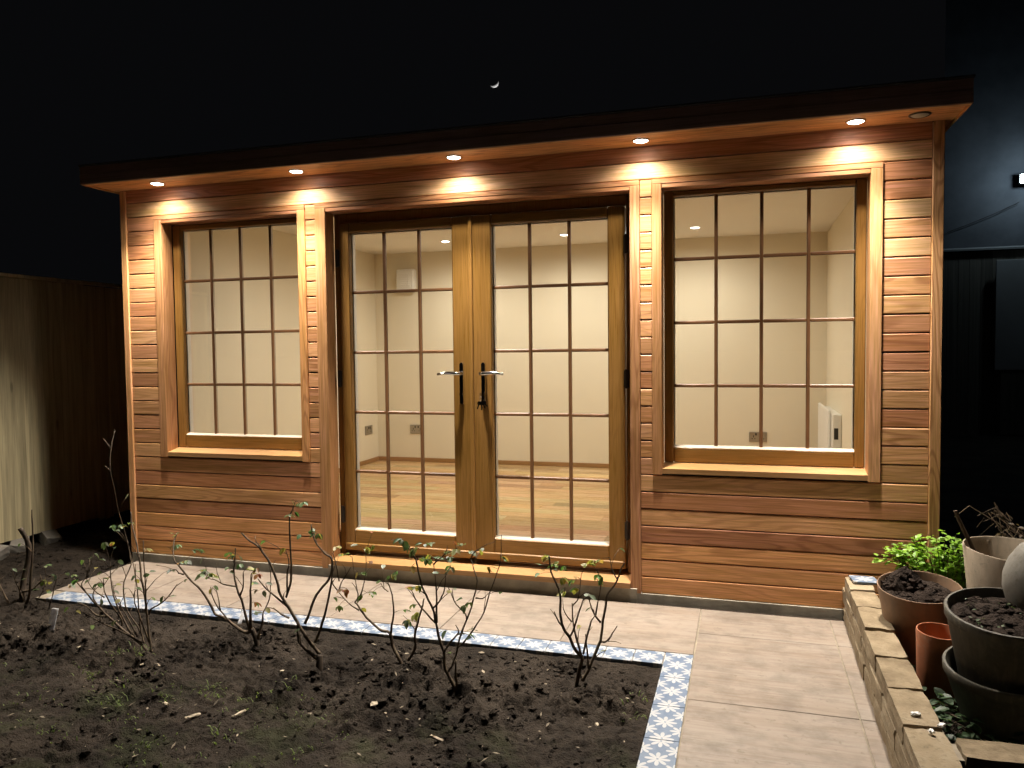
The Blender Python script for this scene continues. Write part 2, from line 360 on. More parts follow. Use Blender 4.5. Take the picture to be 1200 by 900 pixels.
def soil_grid(name, x0, x1, y0, y1, st):
    nx = int((x1-x0)/st); ny = int((y1-y0)/st); vs = []; fs = []
    for j in range(ny+1):
        for i in range(nx+1):
            x = x0 + (x1-x0)*i/nx; y = y0 + (y1-y0)*j/ny
            jx = (noise.noise((x*50, y*50, 20))*0.3)*st; vs.append((x+jx*(0 < i < nx), y, soil_h(x, y)))
    for j in range(ny):
        for i in range(nx): a = j*(nx+1)+i; fs.append((a, a+1, a+nx+2, a+nx+1))
    return struct(build(name, MB().add(vs, fs), M_SOIL, smooth=True))
soil_grid('soil_bed', -3.60, 1.095, -2.4, -0.800, 0.0095)
soil_grid('side_soil', -3.60, -2.235, -0.800, 3.6, 0.022)
struct(build('outer_soil', MB().box(-12, -3.6, -9, 9, -0.11, -0.03).box(-3.6, 1.095, -9, -2.5, -0.11, -0.03), M_SOIL))

# patio slabs and border tiles (pieces of the patio)
patio = struct(build('patio', MB().box(-2.23, 1.83, -0.790, -0.065, -0.11, PZ-0.0045).box(1.10, 1.83, -4.2, -0.792, -0.11, PZ-0.0045), M_MORTAR))
def slab(x0, x1, y0, y1, g=0.0018):
    cx, cy = (x0+x1)/2, (y0+y1)/2; a, b = (x1-x0)/2 - g, (y1-y0)/2 - g
    put('slab', MB().box(-a, a, -b, b, -0.010, 0.010, 0.0015).mesh('slab'), M_SLAB, patio, (cx, cy, PZ-0.010), rot=(random.uniform(-1, 1)*0.0015, random.uniform(-1, 1)*0.0015, 0))
xs = [-2.23, -1.70, -1.12, -0.53, 0.055, 0.632, 1.2145]
for a, b in zip(xs, xs[1:]): slab(a, b, -0.664, -0.068)
ys = [-0.072, -0.405, -1.092, -1.780, -2.47, -3.16, -3.85]
for a, b in zip(ys, ys[1:]): slab(1.2185, 1.806, b, a)
for a, b in zip(ys, ys[1:]): slab(1.808, 1.900, b, a)
tm1 = MB().box(-0.0610, 0.0610, -0.0625, 0.0625, -0.010, 0.010, 0.001).mesh('border_tile'); tm1.materials.append(M_TILE)
tm2 = MB().box(-0.0575, 0.0575, -0.1235, 0.1235, -0.010, 0.010, 0.001).mesh('border_tile'); tm2.materials.append(M_TILE)
x = 1.0965 - 0.0625; k = 0
while x > -2.20:
    put('border_tile', tm1, None, patio, (x, -0.732, PZ-0.0095+random.uniform(-0.0005, 0.0005)), rot=(0, 0, (k % 4)*math.pi/2 if False else random.uniform(-0.004, 0.004))); x -= 0.125; k += 1
y = -0.668 - 0.1245
while y > -4.1:
    put('border_tile', tm2, None, patio, (1.157, y, PZ-0.0095), rot=(0, 0, random.uniform(-0.002, 0.002))); y -= 0.2495

# ------------------------------------------------------------------ the garden room
P = 0.088; WB = 0.055; zt = lambda j: WB + (26-j)*P
XL, XR = -2.324, 2.284; SZ = 2.334
RM = empty('garden_room', (-0.02, 1.4, 0.0), 'cedar clad garden room with glazed double doors and two gridded windows', 'garden room')
TONES = {'R': (0.488, 0.22, 0.098), 'B': (0.488, 0.238, 0.104), 'T': (0.6, 0.318, 0.138), 'P': (0.609, 0.378, 0.179), 'D': (0.384, 0.174, 0.076), 'O': (0.64, 0.32, 0.128), 'C': (0.47, 0.23, 0.095)}
def tone(k):
    j = random.uniform(0.9, 1.1); return tuple(min(1, q*j*random.uniform(0.97, 1.03)) for q in TONES[k])
slabb = build('concrete_base', MB().box(XL+0.01, XR-0.01, -0.010, 3.06, -0.11, WB-0.0015).box(-0.90, 0.89, -0.024, -0.0105, -0.11, 0.078).box(-0.878, 0.856, -0.010, 0.3, WB-0.0014, 0.078), M_CONC, RM)
build('drain_channel', MB().box(-2.3, 1.9, -0.064, -0.0105, -0.11, 0.004), M_CLOD, RM)
# front wall core, with openings
fw = MB(); Y0, Y1 = 0.0225, 0.16
LW = (-2.075, -1.015); RW = (0.969, 2.032); DW = (-0.950, 0.909)
for a, b in ((XL+0.02, LW[0]), (LW[1], DW[0]), (DW[1], RW[0]), (RW[1], XR-0.02)): fw.box(a, b, Y0, Y1, WB+0.013, 2.165)
fw.box(XL+0.02, XR-0.02, Y0, Y1, 2.1655, 2.45)
fw.box(LW[0]+.0005, LW[1]-.0005, Y0, Y1, WB+0.013, 0.672); fw.box(RW[0]+.0005, RW[1]-.0005, Y0, Y1, WB+0.013, 0.672)
FRONT = build('front_wall', fw, M_MEMB, RM)
bmcache = {}
def board(x0, x1, j, tk, name='cladding_board'):
    L = round(x1-x0, 4)
    if L not in bmcache:
        h = P - 0.0045; c = 0.004
        prof = [(0.020, 0.0), (0.003, 0.0), (0.0, c), (0.0, h-c), (0.003, h), (0.020, h)]
        vs = []; fs = []
        for q in (0, L):
            vs += [(q, a, b) for a, b in prof]
        n = len(prof)
        for i in range(n): fs.append((i, (i+1) % n, n+(i+1) % n, n+i))
        fs.append(tuple(range(n))); fs.append(tuple(range(n, 2*n)))
        bmcache[L] = MB().add(vs, fs).mesh('cladding_board')
    put('cladding_board', bmcache[L], M_CED, FRONT, (x0, random.uniform(-0.0006, 0.0006), zt(j+1)+0.00225+random.uniform(-.0006, .0006)), tone=tone(tk))
board(-2.279, 2.2335, 0, 'R'); board(-2.279, 2.2335, 1, 'P')
colR = 'RRPTPBTTBRRTTRTTT'; colL = 'RRRBTTRBTBTDTTBBT'; colM = 'TCTCTOCTTBRRTBTTB'; colN = 'CTOTCTBBBTBTBBTBT'
for i in range(17):
    board(-2.279, -2.077, 2+i, colL[i]); board(-1.013, -0.952, 2+i, colN[i]); board(0.911, 0.967, 2+i, colM[i]); board(2.034, 2.2335, 2+i, colR[i])
for i, k in enumerate('TRTDOOO'):
    board(-2.279, -0.952, 19+i, k); board(0.911, 2.2335, 19+i, k)
for a, b in ((XL, XL+0.043), (XR-0.048, XR)):
    build('corner_post', MB().box(a, b, -0.009, 0.05, WB+0.002, SZ-0.001, 0.003), M_CEDZ, RM, tone=tone('T'))
# side and back walls, with boards
for nm, a, b in (('side_wall', XL+0.022, -2.06), ('side_wall', 2.075, XR-0.022)):
    sw = build(nm, MB().box(a, b, Y1+0.001, 3.06, WB+0.013, 2.45), M_MEMB, RM)
    xx = XL if a < 0 else XR-0.02
    bmz = MB().box(0, 0.02, 0.0515, 3.08, 0, P-0.0045, 0.003).mesh('cladding_board')
    for j in range(26): put('cladding_board', bmz, M_CEDY, sw, (xx, 0, zt(j+1)+0.002), tone=tone(random.choice('RBTPO')))
build('back_wall', MB().box(-2.059, 2.074, 2.931, 3.06, WB+0.013, 2.45), M_MEMB, RM)
# roof: soffit boards, lip, fascia, deck
sof = build('soffit', MB().box(XL-0.045, XR+0.045, -0.236, 0.02, SZ+0.019, SZ+0.03), M_MEMB, RM)
for a, b, k in ((-0.226, -0.1215, 'O'), (-0.1195, -0.0005, 'O')):
    build('soffit_board', MB().box(XL-0.035, XR+0.035, a, b, SZ, SZ+0.018, 0.002), M_CED, sof, tone=tone(k))
M_FASC = wood('dark_fascia', 'x', 0.6, (0.19, 0.125, 0.10), 0.3, 0.3)
fas = build('fascia', MB().box(XL-0.050, XR+0.048, -0.2455, -0.2275, SZ-0.006, SZ+0.052, 0.002), M_CED, RM, tone=tone('P'))
build('fascia_board', MB().box(XL-0.052, XR+0.050, -0.257, -0.2457, SZ-0.004, SZ+0.052, 0.002), M_FASC, fas)
build('fascia_board', MB().box(XL-0.052, XR+0.050, -0.255, -0.2277, SZ+0.054, SZ+0.100, 0.002), M_FASC, fas)
for a in (XL-0.0515, XR+0.0365):
    build('barge_board', MB().box(a, a+0.013, -0.2272, 3.1, SZ-0.006, SZ+0.100, 0.002), M_CEDY, RM, tone=tone('O'))
for a, b in ((XL-0.035, XL-0.0005), (XR+0.0005, XR+0.035)):
    build('side_soffit_board', MB().box(a, b, 0.0005, 3.1, SZ+0.001, SZ+0.018), M_CEDY, RM, tone=tone('O'))
rf = MB(); rf.box(XL-0.05, XR+0.048, -0.225, 3.09, SZ+0.031, SZ+0.095)
build('roof', rf, M_ROOF, RM)
build('roof_edge_trim', MB().box(XL-0.058, XR+0.056, -0.262, -0.223, SZ+0.1015, SZ+0.112, 0.003), M_ROOF, RM)
# trims round the openings
def vtrim(x0, x1, z0, z1, k): build('trim', MB().box(x0, x1, -0.010, 0.088, z0, z1, 0.0025), M_CEDZ, RM, tone=tone(k))
ZB = zt(19)+0.003
vtrim(-2.0745, -2.020, ZB, 2.1395, 'C'); vtrim(-1.065, -1.0155, ZB, 2.1395, 'O'); vtrim(0.9695, 1.019, ZB, 2.1395, 'C'); vtrim(1.978, 2.0315, ZB, 2.1395, 'T')
vtrim(-0.9495, -0.880, WB-0.004, 2.1395, 'C'); vtrim(0.858, 0.9085, WB-0.004, 2.1395, 'C')
for a, b in (LW, DW, RW):
    build('head_trim', MB().box(a+0.0005, b-0.0005, -0.009, 0.088, 2.1405, 2.1650, 0.002), M_CED, RM, tone=tone('C'))
for a, b in ((-2.0195, -1.0655), (-0.8795, 0.8575), (1.0195, 1.9775)):
    build('drip_trim', MB().box(a, b, -0.006, 0.088, 2.119, 2.1400, 0.002), M_CED, RM, tone=tone('R'))
# glazing
paneq = {}
def pane(par, x0, x1, z0, z1, yg):
    w_, h_ = round(x1-x0, 4), round(z1-z0, 4)
    if (w_, h_) not in paneq: paneq[(w_, h_)] = MB().box(-w_/2, w_/2, -0.002, 0.002, -h_/2, h_/2).mesh('pane')
    put('pane', paneq[(w_, h_)], M_GLASS, par, ((x0+x1)/2, yg, (z0+z1)/2))
def glazed(par, x0, x1, z0, z1, nc, nr, yg, bw=0.0175):
    cw = (x1-x0-(nc-1)*bw)/nc; ch = (z1-z0-(nr-1)*bw)/nr
    vb = MB().box(-bw/2, bw/2, -0.011, 0.011, -(z1-z0)/2, (z1-z0)/2, 0.004).mesh('glazing_bar')
    hb = MB().box(-cw/2, cw/2, -0.0105, 0.0105, -bw/2, bw/2, 0.004).mesh('glazing_bar')
    for i in range(nc-1): put('glazing_bar', vb, M_BAR, par, (x0+(i+1)*cw+(i+0.5)*bw, yg, (z0+z1)/2))
    for i in range(nc):
        for j in range(nr):
            a = x0+i*(cw+bw); b = z0+j*(ch+bw)
            pane(par, a, a+cw, b, b+ch, yg)
            if j: put('glazing_bar', hb, M_BAR, par, (a+cw/2, yg, b-bw/2))
    # warm-edge spacer strip round the sealed unit
    e = 0.0045; ya, yb = yg+0.0025, yg+0.034
    build('spacer', MB().box(x0, x1, ya, yb, z0-0.001, z0+e).box(x0, x1, ya, yb, z1-e, z1+0.001).box(x0-0.001, x0+e, ya, yb, z0+e+.0001, z1-e-0.0001).box(x1-e, x1+0.001, ya, yb, z0+e+.0001, z1-e-0.0001), M_ALU, par)
    bd = MB().add([(x0, yg-0.030, z0-0.002), (x1, yg-0.030, z0-0.002), (x1, yg-0.003, z0+0.009), (x0, yg-0.003, z0+0.009), (x0, yg-0.003, z0-0.003), (x1, yg-0.003, z0-0.003)], [(0,1,2,3), (3,2,5,4), (0,1,5,4), (0,3,4), (1,2,5)])
    build('glazing_bead', bd, M_BEAD, par)
def casement(xo0, xo1, zo0, zo1, g, label):
    x0, x1, z0, z1 = g
    o = build('window', MB().box(xo0, x0, 0.089, 0.158, zo0, zo1, 0.005).box(x1, xo1, 0.089, 0.158, zo0, zo1, 0.005), M_OAKZ, RM); o['label'] = label
    build('rail', MB().box(x0+0.0002, x1-0.0002, 0.0905, 0.157, zo0, z0, 0.005), M_OAKX, o); build('rail', MB().box(x0+0.0002, x1-0.0002, 0.0905, 0.157, z1, zo1, 0.005), M_OAKX, o)
    glazed(o, x0, x1, z0, z1, 4, 4, 0.121)
    b = MB(); zf, zb = zo0-0.020, zo0-0.001
    b.add([(xo0-0.001, -0.007, zf-0.026), (xo1+0.001, -0.007, zf-0.026), (xo1+0.001, -0.007, zf), (xo0-0.001, -0.007, zf), (xo0-0.001, 0.1, zf-0.026), (xo1+0.001, 0.1, zf-0.026), (xo1+0.001, 0.1, zb), (xo0-0.001, 0.1, zb)],
          [(0,1,2,3),(4,5,6,7),(3,2,6,7),(0,1,5,4),(0,3,7,4),(1,2,6,5)])
    build('sill', b, M_SILL, o)
    return o
casement(-2.0185, -1.0665, 0.726, 2.1185, (-1.961, -1.124, 0.806, 2.086), 'window left of the doors, sixteen panes')
casement(1.0205, 1.9765, 0.726, 2.1185, (1.068, 1.930, 0.806, 2.090), 'window right of the doors, sixteen panes')
# doors
df = build('door_frame', MB().box(-0.879, -0.846, 0.089, 0.16, 0.120, 2.118, 0.004).box(0.826, 0.857, 0.089, 0.16, 0.120, 2.118, 0.004).box(-0.8455, 0.8255, 0.089, 0.16, 2.062, 2.118, 0.004), M_OAKZ, RM)
b = MB(); b.add([(-0.879, -0.030, 0.080), (0.857, -0.030, 0.080), (0.857, -0.030, 0.108), (-0.879, -0.030, 0.108), (-0.879, 0.17, 0.080), (0.857, 0.17, 0.080), (0.857, 0.17, 0.136), (-0.879, 0.17, 0.136)],
   [(0,1,2,3),(4,5,6,7),(3,2,6,7),(0,1,5,4),(0,3,7,4),(1,2,6,5)])
build('door_sill', b, M_SILL, RM)
def leafdoor(x0, x1, gx0, gx1, label, side):
    z0, z1, g0, g1 = 0.150, 2.058, 0.272, 2.002; ya, yb = 0.072, 0.140
    o = build('door', MB().box(x0, gx0, ya, yb, z0, z1, 0.006).box(gx1, x1, ya, yb, z0, z1, 0.006), M_OAKZ, RM); o['label'] = label
    build('rail', MB().box(gx0+.0002, gx1-.0002, ya+0.0012, yb-0.001, z0+0.03, g0, 0.006), M_OAKX, o); build('rail', MB().box(gx0+.0002, gx1-.0002, ya+0.0012, yb-0.001, g1, z1, 0.006), M_OAKX, o)
    build('weather_bar', MB().box(x0+0.01, x1-0.01, ya-0.014, ya-0.0005, z0+0.002, z0+0.045, 0.005), M_OAKX, o)
    glazed(o, gx0, gx1, g0, g1, 3, 5, 0.106)
    hx = x0-0.016 if side < 0 else x1+0.002
    for hz in (0.36, 1.16, 1.86): build('hinge', MB().lathe([(0.0001, -0.05), (0.008, -0.05), (0.008, 0.05), (0.0001, 0.05)], (hx+0.007, 0.066, hz), 12).box(hx-0.006, hx+0.020, 0.066, 0.0715, hz-0.045, hz+0.045, 0.001), M_OAKZ if False else M_BRONZE, o)
    return o
DL = leafdoor(-0.840, -0.032, -0.775, -0.141, 'left door leaf, fifteen panes', -1)
DR = leafdoor(-0.026, 0.820, 0.090, 0.731, 'right door leaf with keys in its lock', 1)
build('meeting_strip', MB().box(-0.040, -0.018, 0.060, 0.0715, 0.16, 2.056, 0.004), M_OAKZ, RM)
def handle(xc, d, par):
    pl = MB()
    prof = []
    for k in range(16):
        a = 2*math.pi*k/16; prof.append((0.0135*math.cos(a), (0.105 if math.sin(a) >= 0 else -0.105) + 0.0135*math.sin(a)))
    for yy in (0.0715, 0.058): pl.v += [(xc+a*(1 if yy > .06 else .8), yy, 1.135+b_*(1 if yy > .06 else .97)) for a, b_ in prof]
    for k in range(16): pl.f.append((k, (k+1) % 16, 16+(k+1) % 16, 16+k))
    pl.f.append(tuple(range(16, 32)))
    h = build('handle_plate', pl, M_CHROME, par, smooth=False)
    lv = MB(); z = 1.19
    lv.tube([(xc, 0.060, z), (xc, 0.020, z)], [0.010, 0.009], 12)
    lv.tube([(xc-d*0.008, 0.021, z), (xc+d*0.02, 0.018, z+0.001), (xc+d*0.06, 0.018, z+0.004), (xc+d*0.10, 0.020, z+0.001), (xc+d*0.128, 0.022, z-0.004)], [0.010, 0.0105, 0.0095, 0.008, 0.006], 12)
    build('lever', lv, M_CHROME, par, smooth=True)
    build('lock_barrel', MB().lathe([(0.0001, -0.012), (0.0085, -0.012), (0.0085, 0.0), (0.0001, 0.0)], (xc, 0.058, 1.075), 16, 'y'), M_CHROME, par)
handle(-0.088, -1, DL); handle(0.040, 1, DR)
K = empty('bunch_of_keys', (0.040, 0.04, 0.97), 'bunch of steel keys hanging from the lock of the right door leaf', 'keys')
build('key', MB().box(0.0385, 0.0415, 0.020, 0.046, 1.069, 1.081, 0.0005).lathe([(0.0001, -0.0015), (0.012, -0.0015), (0.012, 0.0015), (0.0001, 0.0015)], (0.040, 0.016, 1.075), 14, 'x'), M_CHROME, K)
rg = [(0.040, 0.016+0.014*math.sin(a), 1.054+0.016*math.cos(a)) for a in [2*math.pi*k/16 for k in range(17)]]
build('key_ring', MB().tube(rg, 0.0014, 6, False), M_CHROME, K)
for dx, ln, tl in ((-0.010, 0.050, -0.35), (0.004, 0.058, 0.05), (0.014, 0.046, 0.4), (0.022, 0.040, 0.7)):
    mb = MB().lathe([(0.0001, -0.001), (0.011, -0.001), (0.011, 0.001), (0.0001, 0.001)], (0, 0, -0.010), 14, 'y').box(-0.0035, 0.0035, -0.001, 0.001, -0.012-ln*0.62, -0.018)
    build('key', mb, M_CHROME, K, loc=(0.040+dx*0.5, 0.014+dx*0.25, 1.038), rot=(0, -tl, 0.4*tl))

# inside of the room
D = 2.93; FZ = 0.236; CZ = 2.262
build('inner_wall', MB().box(-2.0585, 2.0735, D, D+0.0008, 0.1, 2.44), M_PLASTER, RM)
build('inner_wall', MB().box(-2.0590, -2.0570, 0.1605, D-0.0005, 0.1, 2.44), M_PLASTER, RM)
build('inner_wall', MB().box(2.0720, 2.0745, 0.1605, D-0.0005, 0.1, 2.44), M_PLASTER, RM)
fi = MB()
for a, b in ((-2.0565, LW[0]), (LW[1], DW[0]), (DW[1], RW[0]), (RW[1], 2.0715)): fi.box(a, b, 0.161, 0.172, 0.12, 2.118)
fi.box(-2.0565, 2.0715, 0.161, 0.172, 2.1185, 2.44).box(LW[0]+.0005, LW[1]-.0005, 0.161, 0.172, 0.12, 0.70).box(RW[0]+.0005, RW[1]-.0005, 0.161, 0.172, 0.12, 0.70)
build('inner_wall', fi, M_PLASTER, RM)
build('ceiling', MB().box(-2.0565, 2.0715, 0.1725, D-0.001, CZ, CZ+0.02), M_CEIL, RM)
FL = build('floor', MB().box(-2.0565, 2.0715, 0.1725, D-0.001, 0.08, FZ-0.0105), M_MEMB, RM)
build('threshold', MB().box(-0.85, 0.83, 0.1605, 0.173, 0.10, FZ-0.001), M_SILL, RM)
pw = 0.125; y = 0.1735; row = 0
PT = [(0.54, 0.35, 0.17), (0.47, 0.28, 0.13), (0.60, 0.41, 0.21), (0.40, 0.235, 0.11), (0.55, 0.35, 0.165)]
while y < D-0.03:
    y1 = min(y+pw, D-0.002); x = -2.056 - random.uniform(0, 1.0)
    while x < 2.071:
        x1 = x+1.2; a, b_ = max(x, -2.056), min(x1, 2.071)
        if b_-a > 0.02:
            t_ = random.choice(PT)
            build('floor_plank', MB().box(a+0.0006, b_-0.0006, y+0.0006, y1-0.0006, FZ-0.010, FZ+random.uniform(0, .0004), 0.0008), M_PLANK, FL, tone=tuple(q*random.uniform(0.9, 1.1) for q in t_))
        x = x1
    y = y1; row += 1
build('skirting', MB().box(-2.056, 2.071, D-0.015, D-0.0005, FZ+0.0006, FZ+0.040, 0.003), M_SKIRT, RM)
build('skirting', MB().box(-2.0565, -2.0415, 0.174, D-0.0155, FZ+0.0006, FZ+0.040, 0.003), M_SKIRT, RM); build('skirting', MB().box(2.0565, 2.0715, 0.174, D-0.0155, FZ+0.0006, FZ+0.040, 0.003), M_SKIRT, RM)
def socket(loc, rz, label):
    o = empty('wall_socket', loc, label, 'socket', 'steel wall sockets')
    o.rotation_euler = (0, 0, rz)
    def bb(n, mb, mt):
        q = build(n, mb, mt); q.parent = o; return q
    bb('face_plate', MB().box(-0.073, 0.073, -0.008, 0, -0.043, 0.043, 0.003), M_STEEL)
    for s_ in (-1, 1):
        for (dx, dz, w2, h2) in ((0, 0.004, 0.004, 0.009), (-0.011, -0.016, 0.006, 0.0035), (0.011, -0.016, 0.006, 0.0035)):
            bb('pin_slot', MB().box(s_*0.036+dx-w2/2-0.001, s_*0.036+dx+w2/2+0.001, -0.0088, -0.0078, dz-h2, dz+h2), M_BLACK)
        bb('switch', MB().box(s_*0.016-0.006, s_*0.016+0.006, -0.012, -0.0078, 0.012, 0.032, 0.002), M_BLACK)
socket((-1.635, D-0.0006, 0.553), 0, 'double steel socket low on the back wall, seen through left door')
socket((1.530, D-0.0006, 0.548), 0, 'double steel socket low on the back wall, seen through right window')
socket((-2.0565, 2.73, 0.556), -math.pi/2 if False else math.pi/2, 'steel socket on the left inner wall near the corner')
hb = empty('extractor_fan', (-1.705, D, 1.99), 'square white louvred fan unit high on the back wall', 'fan unit')
build('casing', MB().box(-1.798, -1.612, D-0.075, D-0.0006, 1.885, 2.10, 0.012), M_WHITE, hb)
build('recess', MB().box(-1.765, -1.645, D-0.079, D-0.0752, 1.925, 2.06, 0.002), M_WHITE, hb)
for i in range(6): build('louvre', MB().box(-1.752, -1.658, D-0.084, D-0.0792, 1.945+i*0.0175, 1.957+i*0.0175, 0.001), M_WHITE, hb)
ph = empty('panel_heater', (2.072, 2.2, 0.62), 'slim white panel heater on the right inner wall behind the window', 'heater')
build('front_panel', MB().box(1.990, 2.012, 1.95, 2.72, 0.42, 0.86, 0.006), M_WHITE, ph); build('back_box', MB().box(2.0125, 2.0715, 1.86, 2.70, 0.44, 0.835, 0.004), M_WHITE, ph)
build('control_panel', MB().box(2.022, 2.050, 1.857, 1.8598, 0.66, 0.74, 0.001), M_BLACK, ph); build('grille', MB().box(2.016, 2.066, 1.857, 1.8598, 0.46, 0.60, 0.001), M_GREYPL, ph)
# ceiling lamps of the room
def downlight(name, x, y, z, label, group, ringm, lensm, W, colr, size, blend, lit=True, R=0.043):
    o = empty(name, (x, y, z), label, 'light', group)
    build('rim', MB().lathe([(R, 0.0), (R, -0.003), (R*0.92, -0.006), (R*0.84, -0.0065), (R*0.80, -0.004), (R*0.80, 0.0)], (x, y, z-0.0006), 28), ringm, o, smooth=True)
    build('lens', MB().lathe([(0.0001, -0.0105), (R*0.35, -0.0100), (R*0.60, -0.0080), (R*0.78, -0.004), (R*0.78, 0.0)], (x, y, z-0.0006), 24), lensm, o)
    if lit:
        l = bpy.data.lights.new('lamp', 'SPOT'); l.energy = W; l.color = colr; l.spot_size = math.radians(size); l.spot_blend = blend; l.shadow_soft_size = 0.03
        q = bpy.data.objects.new('lamp', l); col.objects.link(q); q.location = (x, y, z-0.012)
        if name == 'soffit_light': q.rotation_euler = (-math.radians(TILT), math.radians(17 if x < -1.5 else (-7 if x > 1.5 else 0)), 0)      # beams tilted out over the patio
        child(q, o)
        if name == 'soffit_light':      # stray light outside the main beam
            l2 = bpy.data.lights.new('stray', 'SPOT'); l2.energy = W*SPILL; l2.color = colr; l2.spot_size = math.radians(150); l2.spot_blend = 0.9; l2.shadow_soft_size = 0.03
            q = bpy.data.objects.new('stray', l2); col.objects.link(q); q.location = (x, y, z-0.014); child(q, o)
    return o
names = ['leftmost lit downlight in the cedar soffit', 'second lit soffit downlight from the left, above the left door trim', 'lit soffit downlight above the middle of the double doors', 'fourth lit soffit downlight from the left, above the right door trim', 'rightmost lit downlight in the cedar soffit']
for x, n_ in zip((-1.934, -0.988, -0.044, 0.932, 1.897), names):
    downlight('soffit_light', x, -0.122, SZ, n_, 'soffit downlights', M_CHROME, M_LED, SOFFIT_W, SOFFIT_COL, 96, 1.0)
M_DULL = plain('dull_lens', (0.45, 0.45, 0.42), 0.3)
downlight('sensor_light', 2.155, -0.135, SZ, 'unlit dark rimmed sensor at the right end of the soffit', None, M_BRONZE, M_DULL, 0, None, 0, 0, False, 0.046)
rn = {-1.055: ('left', ), -0.005: ('middle', ), 1.045: ('right', )}
for x, (w_,) in rn.items():
    for y in (2.29, 0.85):
        downlight('room_light', x, y, CZ, ('lit ceiling downlight inside, %s one of the rear row' if y > 1 else 'ceiling downlight inside, %s one of the front row by the glass') % w_, 'room ceiling downlights', M_WHITE, M_LEDW, ROOM_W, ROOM_COL, 176, 1.0)

# ------------------------------------------------------------------ fence on the left
F = empty('panel_fence', (-3.42, 1.0, 0), 'pale treated timber fence of upright boards beside the soil bed', 'fence')
fx = -3.40
fb = MB().add([(0,0,0),(0.020,0,0),(0.020,0.118,0),(0.008,0.118,0),(0,0,1.80),(0.020,0,1.80),(0.020,0.118,1.80),(0.008,0.118,1.80)], [(0,1,2,3),(4,5,6,7),(0,1,5,4),(1,2,6,5),(2,3,7,6),(3,0,4,7)]).mesh('fence_board')
y = -1.9
while y < 4.0:
    put('fence_board', fb, M_FENCE, F, (fx-0.02, y, 0.045+random.uniform(-0.004, 0.004)), rot=(0, 0, random.uniform(-0.02, 0.02))); y += 0.105
build('capping', MB().box(fx-0.05, fx+0.012, -1.9, 4.0, 1.853, 1.878, 0.004), M_FENCE, F)
for z in (0.35, 0.95, 1.6): build('rail', MB().box(fx-0.07, fx-0.0215, -1.9, 4.0, z, z+0.05), M_FENCE, F)
for y in (-1.85, 0.95, 3.9): build('post', MB().box(fx-0.15, fx-0.071, y, y+0.08, -0.05, 1.85), M_FENCE, F)
def brickmesh(lx, ly, lz, seed):
    rnd = random.Random(seed); bm = bmesh.new(); bmesh.ops.create_cube(bm, size=1.0)
    bmesh.ops.subdivide_edges(bm, edges=bm.edges[:], cuts=3, use_grid_fill=True)
    for v in bm.verts:
        c = v.co; e = sum(1 for q in c if abs(q) > 0.49)
        k = {3: 0.955, 2: 0.985, 1: 1.0}.get(e, 1)
        c.x *= lx*k; c.y *= ly*(k if e < 3 else 0.975); c.z *= lz*k
        c += Vector((rnd.uniform(-1, 1), rnd.uniform(-1, 1), rnd.uniform(-1, 1)))*0.0022
    me = bpy.data.meshes.new('brick'); bm.to_mesh(me); bm.free(); me.materials.append(M_BRICK); return me
# loose bricks and stones under the fence
st = [brickmesh(0.12, 0.16, 0.09, 900+i) for i in range(3)]
SP = [(-3.36, -0.42, 'broken red brick lying under the fence, nearest the camera'), (-3.33, -0.13, 'grey rough stone under the fence beside the red brick'), (-3.38, 0.10, 'flat grey stone pushed under the fence boards'), (-3.37, 0.33, 'rough grey stone under the fence near its shaded part')]
M_REDBR = plain('red_brick', (0.30, 0.10, 0.05), 0.9, var=0.3, vs=14, bump=0.6); M_STONE = plain('grey_stone', (0.20, 0.18, 0.15), 0.9, var=0.3, vs=10, bump=0.7)
for i, (x, y, lb) in enumerate(SP):
    me = st[i % 3].copy(); me.materials.clear()
    tag(put('loose_brick' if i == 0 else 'stone', me, M_REDBR if i == 0 else M_STONE, None, (x, y, 0.005), rot=(0.1*i, 0.15, 0.4*i), scale=(0.9, 1.1, 0.8)), lb, 'brick' if i == 0 else 'stone')

# ------------------------------------------------------------------ brick planter on the right
PW = empty('brick_planter', (1.91, -0.9, 0.0), 'low planter wall of old yellow stock bricks beside the path', 'planter')
core = MB(); core.box(1.872, 1.962, -4.0, -0.085, -0.1, 0.221).box(1.963, 3.1, -1.70, -1.61, -0.1, 0.219)
CO = build('mortar_core', core, M_MORTAR, PW)
bms = [brickmesh(0.106, 0.225, 0.066, i) for i in range(6)]; bxs = [brickmesh(0.225, 0.104, 0.066, 30+i) for i in range(5)]
tops = [-0.075, -0.285, -0.515, -0.780, -1.045, -1.310, -1.565, -1.82, -2.07, -2.32, -2.57, -2.82, -3.07, -3.32, -3.57, -3.82]
def xw(y): return 1.914 + 0.012*(y+0.8)
for c, z in ((0, 0.053), (1, 0.128), (2, 0.204)):
    yy = [t_ + (0.12 if c == 1 else (0.02 if c == 0 else 0)) for t_ in tops]
    for a, b_ in zip(yy, yy[1:]):
        L = a-b_-0.016
        put('brick', random.choice(bms), None, CO, (xw((a+b_)/2)+random.uniform(-0.003, 0.003), (a+b_)/2, z+random.uniform(-0.003, 0.003)), rot=(random.uniform(-0.012, 0.012), random.uniform(-0.02, 0.02), random.uniform(-0.012, 0.012)), scale=(1, L/0.225, 1.0))
    x = 1.975 + (0.11 if c == 1 else 0)
    while x < 3.0:
        put('brick', random.choice(bxs), None, CO, (x+0.115, -1.655+random.uniform(-0.003, 0.003), z+random.uniform(-0.003, 0.003)), rot=(random.uniform(-0.03, 0.03), random.uniform(-0.02, 0.02), random.uniform(-0.015, 0.015))); x += 0.238
struct(build('planter_soil', MB().box(1.963, 3.6, -1.608, -0.02, -0.1, 0.05).box(1.963, 3.6, -4, -1.702, -0.1, 0.02), M_CLOD))
